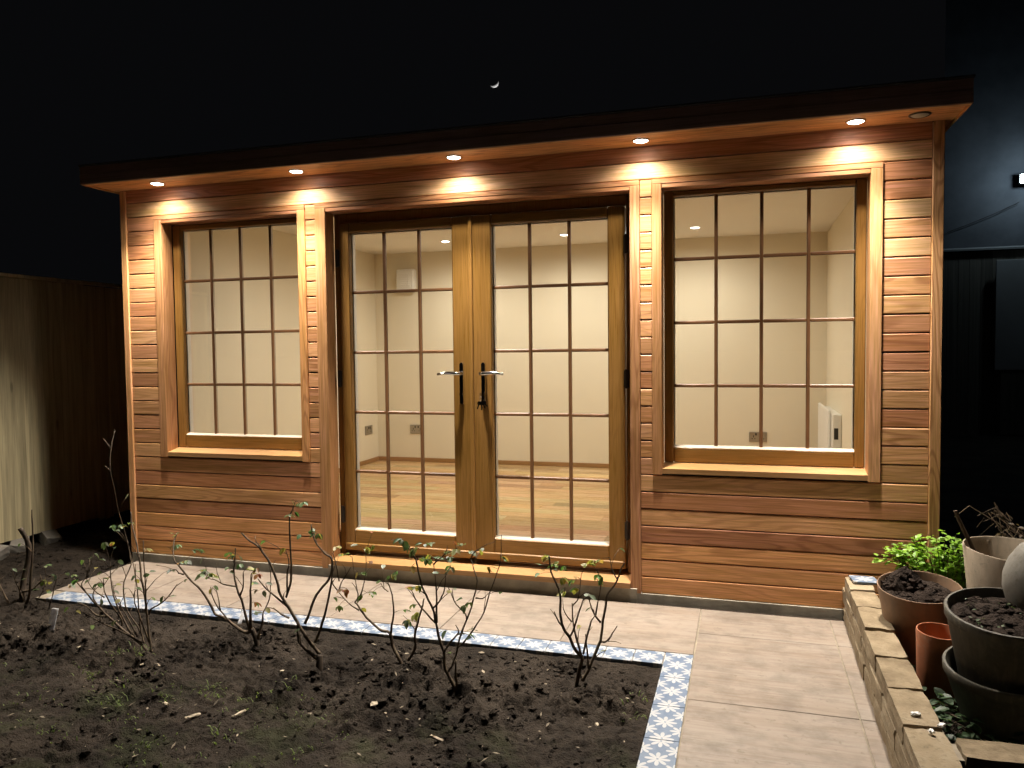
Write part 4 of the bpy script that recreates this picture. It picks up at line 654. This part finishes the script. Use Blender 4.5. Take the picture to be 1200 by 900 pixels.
# ------------------------------------------------------------------ pots
def lump(me_name, c, rx, ry, h, seed, mat, parent, n=26, name='compost', amp=0.02):
    vs = []; fs = []
    rings = 9
    for i in range(rings+1):
        t_ = i/rings
        for k in range(n):
            a = 2*math.pi*k/n; x = rx*t_*math.cos(a); y = ry*t_*math.sin(a)
            q = (x*16+seed, y*16, seed); z = h*(1-t_*t_) + (noise.noise(q)*amp*1.3 + abs(noise.noise((x*45+seed, y*45, 2)))*amp*1.2)*(1 if i < rings else 0.5)
            vs.append((c[0]+x, c[1]+y, c[2]+z))
    for i in range(rings):
        for k in range(n): fs.append((i*n+k, i*n+(k+1) % n, (i+1)*n+(k+1) % n, (i+1)*n+k))
    return build(name, MB().add(vs, fs), mat, parent)
def clods(c, rx, ry, count, seed, parent, h=0.0, s0=0.006, s1=0.018, mat=None, name='clods'):
    rnd = random.Random(seed); mb = MB()
    for i in range(count):
        a = rnd.uniform(0, 6.283); t_ = math.sqrt(rnd.random())*0.9; s_ = rnd.uniform(s0, s1)
        x = c[0]+rx*t_*math.cos(a); y = c[1]+ry*t_*math.sin(a); z = c[2]+h*(1-t_*t_)+s_*0.3
        octa(mb, (x, y, z), s_, rnd)
    return build(name, mb, mat or M_COMPOST, parent, kind='stuff')
OCT = None
def octa(mb, c, s, rnd):
    global OCT
    if OCT is None:
        bm = bmesh.new(); bmesh.ops.create_icosphere(bm, subdivisions=1, radius=1.0); bm.verts.ensure_lookup_table()
        OCT = ([v.co.copy() for v in bm.verts], [tuple(v.index for v in f.verts) for f in bm.faces]); bm.free()
    sx, sy, sz = rnd.uniform(0.6, 1.3), rnd.uniform(0.6, 1.3), rnd.uniform(0.45, 0.9); rz = rnd.uniform(0, 6.28); ca, sa = math.cos(rz), math.sin(rz)
    vs = []
    for v in OCT[0]:
        k = s*rnd.uniform(0.72, 1.2); x, y, z = v.x*sx*k, v.y*sy*k, v.z*sz*k
        vs.append((c[0]+x*ca-y*sa, c[1]+x*sa+y*ca, c[2]+z))
    mb.add(vs, OCT[1])
def pot(name, label, loc, R, Rb, H, mat, tilt=(0, 0, 0), lip=0.012, wall=0.008, roll=True, soil=None, group=None):
    o = empty(name, loc, label, 'pot', group); o.rotation_euler = tilt
    if roll: prof = [(0.0001, 0), (Rb*0.96, 0), (Rb, 0.006), (R*0.965, H-0.035), (R, H-0.030), (R+0.002, H-0.006), (R-0.001, H-0.001), (R-wall, H), (R-wall-0.003, H-0.006), (Rb-wall, 0.012), (0.0001, 0.012)]
    else: prof = [(0.0001, 0), (Rb*0.97, 0), (Rb, 0.006), (R-0.0015, H-0.004), (R-0.003, H), (R-wall+0.002, H), (R-wall, H-0.004), (Rb-wall, 0.012), (0.0001, 0.012)]
    b_ = build('body', MB().lathe(prof, (0, 0, 0), 48), mat, smooth=True); b_.parent = o
    mod = b_.modifiers.new('edge', 'EDGE_SPLIT'); mod.split_angle = math.radians(50)
    if soil is not None:
        k, hh = soil; rr = (Rb + (R-Rb)*k) - wall - 0.002
        q = lump('c', (0, 0, H*k), rr, rr, hh, hash(name) % 50 + R*100, M_COMPOST, None); q.parent = o
        q2 = clods((0, 0, H*k), rr, rr, 170, int(R*1000), None, hh); q2.parent = o
    return o
p1 = pot('brown_pot', 'wide brown pot heaped with crumbly compost behind the brick wall', (2.085, -0.600, 0.055), 0.153, 0.100, 0.325, M_BROWNPOT, (0.14, -0.03, 0), roll=False, soil=(0.88, 0.016))
q = lump('c', (-0.045, 0.040, 0.285), 0.085, 0.075, 0.070, 12.0, M_COMPOST, None, name='compost_mound', amp=0.03); q.parent = p1
q = clods((-0.045, 0.040, 0.285), 0.085, 0.075, 90, 5, None, 0.073, 0.006, 0.016); q.parent = p1
pot('beige_pot', 'tall beige pot with a stick leaning in it', (2.450, -0.458, 0.055), 0.204, 0.135, 0.445, M_BEIGE, (0.03, 0.05, 0), roll=False, soil=(0.62, 0.01))
tag(build('stick', MB().tube([(2.240, -0.46, 0.645), (2.262, -0.455, 0.59), (2.300, -0.45, 0.51), (2.345, -0.44, 0.40)], [0.0065, 0.0075, 0.008, 0.008], 8), M_CANE), 'short bare stick leaning against the rim of the beige pot', 'stick')
dp = pot('dark_pot', 'black plastic pot filled with soil, nested in a lower pot', (2.235, -1.140, 0.215), 0.182, 0.135, 0.255, M_DARKPOT, (0.13, -0.02, 0), roll=True, soil=(0.86, 0.012))
pot('lower_pot', 'mossy rimmed pot holding the black plastic pot', (2.228, -1.150, 0.052), 0.178, 0.110, 0.235, M_DARKPOT, (0.10, -0.02, 0), roll=True)
pot('terracotta_pot', 'small empty terracotta pot between the brown and black pots', (2.082, -0.915, 0.052), 0.078, 0.064, 0.250, M_TERRA, (0.05, 0.02, 0), roll=False)
gp = empty('grey_pot', (2.39, -1.03, 0.43), 'rounded grey clay pot upturned on the black pot at the right edge', 'pot')
b_ = build('body', MB().lathe([(0.098, 0.0), (0.108, 0.004), (0.124, 0.040), (0.132, 0.085), (0.128, 0.130), (0.112, 0.175), (0.088, 0.210), (0.080, 0.222), (0.070, 0.226), (0.0001, 0.226)], (0, 0, 0), 48), M_GREYPOT, smooth=True); b_.parent = gp; gp.rotation_euler = (0.12, -0.10, 0)
leaf_spots = True

# ------------------------------------------------------------------ leaves
def leafmesh(name='leaf', fold=0.25, wd=0.30):
    prof = [(0.0, 0.02), (0.18, 0.75), (0.42, 1.0), (0.68, 0.82), (0.88, 0.38), (1.0, 0.0)]
    vs = []; fs = []
    for t_, w_ in prof:
        zc_ = -0.18*t_*t_
        vs += [(-wd*w_, t_, zc_+fold*wd*w_), (0, t_, zc_), (wd*w_, t_, zc_+fold*wd*w_)]
    for i in range(len(prof)-1):
        a = i*3; fs += [(a, a+1, a+4, a+3), (a+1, a+2, a+5, a+4)]
    return MB().add(vs, fs).mesh(name)
LM = [leafmesh('leaf', 0.25, 0.30), leafmesh('leaf', 0.7, 0.27), leafmesh('leaf', 0.1, 0.34)]
for q in LM: q.materials.append(M_LEAF); q.shade_smooth()
LC = {'g': (0.075, 0.120, 0.040), 'y': (0.22, 0.19, 0.050), 'p': (0.15, 0.19, 0.12), 'd': (0.050, 0.070, 0.032), 'r': (0.18, 0.070, 0.030)}
LBL = {'R6': 'rose bush nearest the right corner of the soil bed', 'R5': 'leafy rose bush in front of the meeting of the double doors', 'R4': 'rose bush in front of the left door leaf, third from the right', 'R3': 'thick stumped rose bush in front of the left door trim', 'R2': 'spreading rose bush with a white tag, below the left window', 'R1': 'dense many stemmed rose bush with one tall twig, near the cabin corner', 'R0': 'old cut back rose stump beside the left end of the patio'}
for key, d in ROSES.items():
    o = empty('rose_bush', d['base'], LBL[key], 'rose bush', 'rose bushes in the soil bed')
    rb = random.Random(key)
    for ci, c in enumerate(d['canes']):
        pts = [Vector(p[:3]) for p in c]; rad = [p[3]*(1.25 if p[3] < 0.01 else 1) for p in c]
        if ci == 0: pts[0].z -= 0.03
        # smooth the cane
        P2 = []; R2 = []
        for i in range(len(pts)-1):
            p0, p1_, p2, p3 = pts[max(i-1, 0)], pts[i], pts[i+1], pts[min(i+2, len(pts)-1)]
            for s_ in (0, 0.33, 0.67):
                a = 0.5*((2*p1_) + (p2-p0)*s_ + (2*p0-5*p1_+4*p2-p3)*s_*s_ + (3*p1_-p0-3*p2+p3)*s_**3)
                P2.append(a + Vector((rb.uniform(-1, 1), rb.uniform(-1, 1), rb.uniform(-1, 1)))*0.0012); R2.append((rad[i]*(1-s_)+rad[i+1]*s_)*rb.uniform(0.92, 1.1))
        P2.append(pts[-1]); R2.append(rad[-1])
        if rad[0] < 0.01 and len(P2) > 6:
            for q in range(3 if key in ('R0', 'R1') else 1):
                i_ = rb.randrange(3, len(P2)-1); dv = (P2[i_]-P2[i_-1]).normalized(); sv = dv.cross(Vector((rb.uniform(-1, 1), rb.uniform(-1, 1), rb.uniform(-1, 1)))).normalized(); ln = rb.uniform(0.03, 0.11)
                a_ = P2[i_]; e_ = a_ + (dv*0.5+sv*0.8+Vector((0, 0, 0.35))).normalized()*ln
                build('twig', MB().tube([a_, (a_+e_)/2+dv*0.008, e_], [R2[i_]*0.6, 0.0014, 0.0009], 5), M_CANE, o, smooth=True)
                if rb.random() < 0.6: put('leaf', rb.choice(LM), None, o, e_, rot=(rb.uniform(-1, .3), rb.uniform(-.6, .6), rb.uniform(0, 6.28)), scale=(0.03, 0.03, 0.03), tone=LC[rb.choice('gydp')])
        build('stump' if rad[0] > 0.01 else 'cane', MB().tube(P2, R2, 7), M_STUMP if rad[0] > 0.01 else M_CANE, o, smooth=True)
    pet = MB()
    for P_, A_, ck in d['leaves']:
        P_, A_ = Vector(P_), Vector(A_)
        nl = rb.choice((1, 2, 2)); build('leaf_stalk', MB().tube([A_, (A_+P_)/2+Vector((0, 0, 0.004)), P_], [0.0013, 0.001, 0.0008], 4), M_CANE, o)
        az = rb.uniform(0, 6.283); tilt = rb.uniform(-1.0, 0.15)
        for da, sc_ in (((0, 1.0), (0.95, 0.85), (-0.95, 0.85)) if nl > 1 else ((0, 1.0),)):       # a leaf of one or three leaflets
            s_ = rb.uniform(0.026, 0.040)*sc_
            cc = LC[ck] if da == 0 else LC[rb.choice((ck, ck, ck, 'g', 'y'))]
            put('leaf', rb.choice(LM), None, o, P_, rot=(tilt+rb.uniform(-.25, .25), rb.uniform(-0.4, 0.4), az+da+rb.uniform(-.2, .2)), scale=(s_, s_*rb.uniform(0.85, 1.1), s_), tone=tuple(v*rb.uniform(0.8, 1.25) for v in cc))
# labels in the bed
t = empty('plant_label', (-1.715, -1.15, -0.02), 'white plant label on a dark stick at the left of the bed', 'label')
build('stick', MB().tube([(-1.712, -1.15, -0.06), (-1.712, -1.15, 0.03)], 0.006, 6), M_BLACK, t); build('tab', MB().box(-0.019, 0.019, -0.0015, 0.0015, -0.05, 0.05, 0.0015), M_TAG, t, tone=(0.9, 0.9, 0.92), loc=(-1.716, -1.145, 0.068), rot=(-0.35, 0, 0.1))
build('fixing', MB().box(-1.718, -1.706, -1.1534, -1.146, 0.02, 0.035), M_BLACK, t)
t = empty('plant_tag', (-0.80, -1.01, 0.05), 'small white tag tied to the rose bush below the left window', 'label')
build('tab', MB().box(-0.009, 0.009, -0.001, 0.001, -0.03, 0.03, 0.0008), M_TAG, t, tone=(0.9, 0.9, 0.92), loc=(-0.772, -1.005, 0.115), rot=(-0.7, 0, 0.1)); build('tie', MB().tube([(-0.772, -1.008, 0.14), (-0.770, -1.004, 0.152), (-0.766, -1.002, 0.158)], 0.0015, 5), M_BLACK, t)

def leaf_mass(name, parent, pts, size, colr, seed, up=0.6, kind=True):
    rnd = random.Random(seed); mb = MB(); src = LM[0]; V = [v.co.copy() for v in src.vertices]; Fs = [tuple(p.vertices) for p in src.polygons]
    for P_ in pts:
        s_ = size*rnd.uniform(0.6, 1.2); R_ = Matrix.Rotation(rnd.uniform(0, 6.28), 3, 'Z') @ Matrix.Rotation(rnd.uniform(-0.3, 1.0)*up, 3, 'X') @ Matrix.Rotation(rnd.uniform(-0.6, 0.6), 3, 'Y')
        mb.add([Vector(P_) + R_ @ (v*s_) for v in V], Fs)
    return build(name, mb, M_LEAF, parent, tone=colr, kind='stuff' if kind else None)
# bright green shrub behind the brown pot
sh = empty('green_shrub', (2.27, -0.20, 0.05), 'low bright green leafy shrub at the corner of the garden room', 'shrub')
rnd = random.Random(3); pts = []; stems = MB()
for i in range(70):
    a = rnd.uniform(0, 6.283); rr = math.sqrt(rnd.random()); tip = Vector((2.235+0.23*rr*math.cos(a), -0.225+0.11*rr*math.sin(a), 0.355+0.125*(1-rr*rr)+rnd.uniform(-0.02, 0.03)))
    base = Vector((2.27+rnd.uniform(-.03, .03), -0.20+rnd.uniform(-.03, .03), 0.03)); mid = (base*0.45+tip*0.55)+Vector((0, 0, 0.03))
    stems.tube([base, mid, tip], [0.003, 0.0022, 0.0012], 5)
    for k in range(20):
        t_ = rnd.uniform(0.45, 1.02); p_ = (base*(1-t_)**2 + mid*2*t_*(1-t_) + tip*t_*t_); pts.append(p_ + Vector((rnd.uniform(-1, 1), rnd.uniform(-1, 1), rnd.uniform(-0.6, 1)))*0.012)
for (x, z) in ((2.00, 0.375), (2.03, 0.40)):
    tip = Vector((x, -0.26, z)); base = Vector((2.20, -0.22, 0.30)); stems.tube([base, (base+tip)/2+Vector((0, 0, .02)), tip], [0.002, 0.0018, 0.001], 5)
    for k in range(9): pts.append(tip + Vector((rnd.uniform(-0.02, 0.05), rnd.uniform(-0.02, 0.02), rnd.uniform(-0.012, 0.015))))
leaf_mass('leaves', sh, pts[:700], 0.034, (0.15, 0.27, 0.030), 1, 0.8); leaf_mass('leaves', sh, pts[700:], 0.034, (0.22, 0.36, 0.045), 2, 0.8); build('stems', stems, M_CANE, sh)
# ivy in the planter
iv = empty('ivy', (2.10, -1.38, 0.05), 'dark trailing ivy in the gap between the pots and brick wall', 'ivy')
pts = []
for i in range(190):
    t_ = rnd.random(); pts.append((2.00+0.20*rnd.random()+0.10*t_, -1.02-0.52*t_, 0.07+0.06*rnd.random()))
for i in range(60): pts.append((1.985+0.03*rnd.random(), -0.35-0.6*rnd.random(), 0.07+0.05*rnd.random()))
leaf_mass('leaves', iv, pts, 0.045, (0.050, 0.085, 0.040), 8, 0.6)
stems = MB()
for i in range(14): y0 = rnd.uniform(-1.5, -1.0); stems.tube([(2.02, y0, 0.05), (2.08, y0+.05, 0.09), (2.16, y0-.03, 0.07)], 0.002, 4)
build('stems', stems, M_CANE, iv)
leaf_mass('weeds', dp, [(0.13*rnd.uniform(-1, 1), 0.13*rnd.uniform(-1, 1), 0.228+0.01*rnd.random()) for i in range(60)], 0.016, (0.05, 0.075, 0.025), 21, 0.6).parent = dp
for c_ in dp.children:
    if c_.name.startswith('weeds'): c_.matrix_parent_inverse.identity()
# dead plant behind the beige pot
dd = empty('dead_plant', (2.62, -0.22, 0.05), 'tangle of dead stems behind the beige pot', 'plant')
stems = MB()
for i in range(34):
    b0 = Vector((2.66+rnd.uniform(-.10, .12), -0.16+rnd.uniform(-.06, .06), 0.03)); tp = Vector((2.50+rnd.uniform(-0.12, 0.32), -0.16+rnd.uniform(-.1, .1), 0.48+rnd.uniform(0, 0.14)))
    md = (b0+tp)/2+Vector((rnd.uniform(-.05, .05), rnd.uniform(-.05, .05), 0.14)); stems.tube([b0, md, tp, tp+Vector((rnd.uniform(-.08, .03), 0, -0.03-0.04*rnd.random()))], [0.003, 0.0026, 0.002, 0.001], 5)
build('stems', stems, M_CANE, dd)
pts = [(2.62+rnd.uniform(-0.16, 0.2), -0.16+rnd.uniform(-.1, .1), 0.44+rnd.uniform(-0.04, 0.12)) for i in range(70)]
leaf_mass('dead_leaves', dd, pts, 0.03, (0.09, 0.065, 0.04), 4, 1.0)

# ------------------------------------------------------------------ crumbs of the soil bed
rnd = random.Random(11); mb = MB(); cnt = 0
while cnt < 7500:
    x = rnd.uniform(-3.3, 1.06); y = -0.83 - 1.5*rnd.random()**1.3
    g = noise.noise((x*2.2, y*2.2, 4.4))
    if g < rnd.uniform(-0.35, 0.35): continue
    s_ = 0.0022 + 0.013*rnd.random()**4 * (1.5 if y > -1.5 else 1)
    octa(mb, (x, y, soil_h(x, y)+s_*0.05), s_, rnd); cnt += 1
for i in range(700):
    x = rnd.uniform(-3.3, -2.26); y = rnd.uniform(-0.8, 1.2); s_ = 0.004+0.016*rnd.random()**3; octa(mb, (x, y, soil_h(x, y)+s_*0.25), s_, rnd)
build('soil_clods', mb, M_SOIL, kind='stuff')
# bark chips, dead leaf scraps, grass
mb = MB()
for i in range(650):
    x = rnd.uniform(-3.2, 1.05); y = -0.85-1.4*rnd.random(); z = soil_h(x, y)+0.006; a = rnd.uniform(0, 6.28); l = 0.0022+0.013*rnd.random()**2.5; w_ = l*rnd.uniform(0.25, 0.6)
    ca, sa = math.cos(a), math.sin(a); tz = rnd.uniform(-0.5, 0.5)*l
    mb.add([(x+ca*l, y+sa*l, z+tz), (x-sa*w_, y+ca*w_, z+0.002), (x-ca*l, y-sa*l, z-tz), (x+sa*w_, y-ca*w_, z), (x, y, z-0.003)], [(0,1,2,3), (0,1,4), (1,2,4), (2,3,4), (3,0,4)])
M_CHIP = plain('bark_scrap', (0.20, 0.16, 0.11), 0.85, var=0.5, vs=5)
build('leaf_scraps', mb, M_CHIP, kind='stuff')
WCH = [(-0.665, -1.61), (-0.52, -1.64), (-0.35, -1.60), (-1.46, -1.24), (-1.03, -1.33), (0.11, -1.43), (0.92, -1.30), (0.42, -1.58), (-0.42, -1.22)]
WL = ['pale wood splinter left of the curled one in the front soil', 'long pale splinter in the front soil, middle of three', 'upright looking pale splinter, rightmost of the front soil', 'pale scrap on the soil below the plant label', 'pale scrap between plant label and dense rose bush', 'round pale pebble below the leafy rose bush', 'small pale scrap near the right soil edge', 'thin curved pale twig in the front soil', 'pale bark flake beside the thick stumped rose']
M_SPL = plain('pale_splinter', (0.46, 0.38, 0.27), 0.8, var=0.2)
spm = brickmesh(0.045, 0.010, 0.005, 5); spm.materials.clear(); spm.materials.append(M_SPL)
for i, ((x, y), lb) in enumerate(zip(WCH, WL)):
    s_ = (1.0, 1.3, 1.1, 0.5, 0.5, 0.5, 0.4, 1.2, 0.7)[i]
    tag(put('wood_splinter', spm, None, None, (x, y, soil_h(x, y)+0.010), rot=(rnd.uniform(-.2, .2), rnd.uniform(-.3, .3), rnd.uniform(0, 3.1)), scale=(s_, 1.0 if i not in (5,) else 2.0, 1)), lb, 'splinter', 'pale scraps lying on the soil')
mb = MB()
def tuft(x, y, n, h):
    for i in range(n):
        a = rnd.uniform(0, 6.28); l = h*rnd.uniform(0.5, 1.1); bx, by = x+rnd.gauss(0, 0.03), y+rnd.gauss(0, 0.02); z = soil_h(bx, by)-0.002
        dx, dy = math.cos(a), math.sin(a); w_ = 0.0023
        mb.add([(bx-dy*w_, by+dx*w_, z), (bx+dy*w_, by-dx*w_, z), (bx+dx*l*0.4+dy*w_*.7, by+dy*l*0.4-dx*w_*.7, z+l*0.55), (bx+dx*l*0.4-dy*w_*.7, by+dy*l*0.4+dx*w_*.7, z+l*0.55), (bx+dx*l*0.95, by+dy*l*0.95, z+l*0.62)], [(0,1,2,3), (2,3,4)])
for (x, y, n) in ((-1.15, -1.22, 40), (-1.22, -1.25, 25), (-0.62, -1.42, 16), (-0.55, -1.50, 14), (-0.72, -1.55, 20), (-0.40, -1.47, 14), (-1.0, -1.50, 14), (-0.9, -1.62, 16), (1.02, -1.1, 14), (1.04, -1.25, 10), (-0.35, -1.72, 16), (0.0, -1.75, 12), (-1.2, -1.45, 12), (-0.3, -1.35, 8)): tuft(x, y, n, 0.032)
for i in range(60): tuft(rnd.uniform(-1.6, 0.1), rnd.uniform(-1.95, -1.4), 6, 0.018)
build('grass_tufts', mb, M_GRASS, tone=(0.11, 0.15, 0.040), kind='stuff')

# ------------------------------------------------------------------ beyond the garden on the right, and the moon
F2 = empty('timber_shed', (6.0, 8.8, 0), 'dark timber shed wall in the shadows at the right edge', 'shed')
fm = MB().box(0, 0.142, 0, 0.02, 0, 1).mesh('shed_board'); x = 3.4
while x < 9: put('shed_board', fm, M_FENCED, F2, (x, 8.80, -0.06), scale=(1, 1, 2.66+0.06)); x += 0.146
build('frame', MB().box(3.42, 8.95, 8.8205, 8.86, -0.06, 2.6), M_FENCED, F2)
build('roof_edge', MB().add([(3.2, 8.76, 2.675), (9.1, 8.76, 2.675), (9.1, 8.99, 2.72), (3.2, 8.99, 2.72), (3.2, 8.76, 2.70), (9.1, 8.76, 2.70), (9.1, 8.99, 2.745), (3.2, 8.99, 2.745)], [(0,1,2,3),(4,5,6,7),(0,1,5,4),(1,2,6,5),(2,3,7,6),(3,0,4,7)]), M_GREYPL, F2)
pb = empty('pale_panel', (5.5, 8.7, 0.0), 'pale grey panel leaning in the dark by the right edge', 'panel')
build('board', MB().box(4.88, 6.1, 8.70, 8.73, 0.94, 2.52, 0.003), M_PALE, pb); build('leg', MB().box(4.93, 4.99, 8.735, 8.78, -0.03, 2.4), M_FENCED, pb); build('leg', MB().box(5.95, 6.01, 8.735, 8.78, -0.03, 2.4), M_FENCED, pb)
build('lower_board', MB().box(4.96, 6.05, 8.705, 8.728, 0.0, 0.935), M_FENCED, pb)
tag(build('cable', MB().tube([(4.30, 8.97, 2.98), (4.60, 8.96, 3.09), (4.92, 8.95, 3.22), (5.22, 8.95, 3.36)], 0.005, 6), M_BRONZE), 'thin cable running up the house wall to the floodlight', 'cable')
H = empty('added_glow_house', (7.0, 11, 0), 'dark rendered house added behind the floodlight to catch its bluish glow', 'house')  # added house: its wall takes the bluish glow around the floodlight
build('wall', MB().add([(x_, y_, z_) for z_ in (-0.1, 7.5) for x_, y_ in ((4.25, 9.0), (16, 9.0), (16, 10.2), (4.62, 10.2))], [(0,1,5,4), (1,2,6,5), (2,3,7,6), (3,0,4,7), (4,5,6,7)]), M_HOUSE, H)
build('roof', MB().add([(4.2, 8.9, 7.5), (16.3, 8.9, 7.5), (16.3, 10.3, 7.5), (4.66, 10.3, 7.5), (4.43, 9.6, 7.9), (16.3, 9.6, 7.9)], [(0,1,5,4), (3,2,5,4), (0,4,3), (1,5,2), (0,1,2,3)]), M_TILEROOF, H)
build('downpipe', MB().tube([(5.42, 8.94, -0.05), (5.42, 8.94, 4.6)], 0.035, 10), M_GREYPL, H)
fl = empty('floodlight', (5.27, 8.9, 3.66), 'bright bluish white floodlight on the wall at the right edge', 'light')
build('housing', MB().box(5.18, 5.38, 8.80, 8.86, 3.60, 3.74, 0.008), M_BLACK, fl); build('bracket', MB().box(5.26, 5.30, 8.861, 9.0, 3.65, 3.69), M_BLACK, fl)
build('lens', MB().box(5.19, 5.37, 8.792, 8.7995, 3.61, 3.73), M_FLOOD, fl)
l = bpy.data.lights.new('lamp', 'POINT'); l.energy = FLOOD_W; l.color = (0.62, 0.84, 1.0); l.shadow_soft_size = 0.05
q = bpy.data.objects.new('lamp', l); col.objects.link(q); q.location = (5.27, 8.45, 3.66); child(q, fl)
bm = bmesh.new(); bmesh.ops.create_uvsphere(bm, u_segments=64, v_segments=32, radius=1.0); me = bpy.data.meshes.new('moon'); bm.to_mesh(me); bm.free()
mp = Vector((1.418, -3.945, 1.322)) + MOON_DIR*2000
tag(put('moon', me, M_MOON, None, mp, scale=(11, 11, 11), smooth=True), 'thin crescent moon high in the black sky', 'moon')
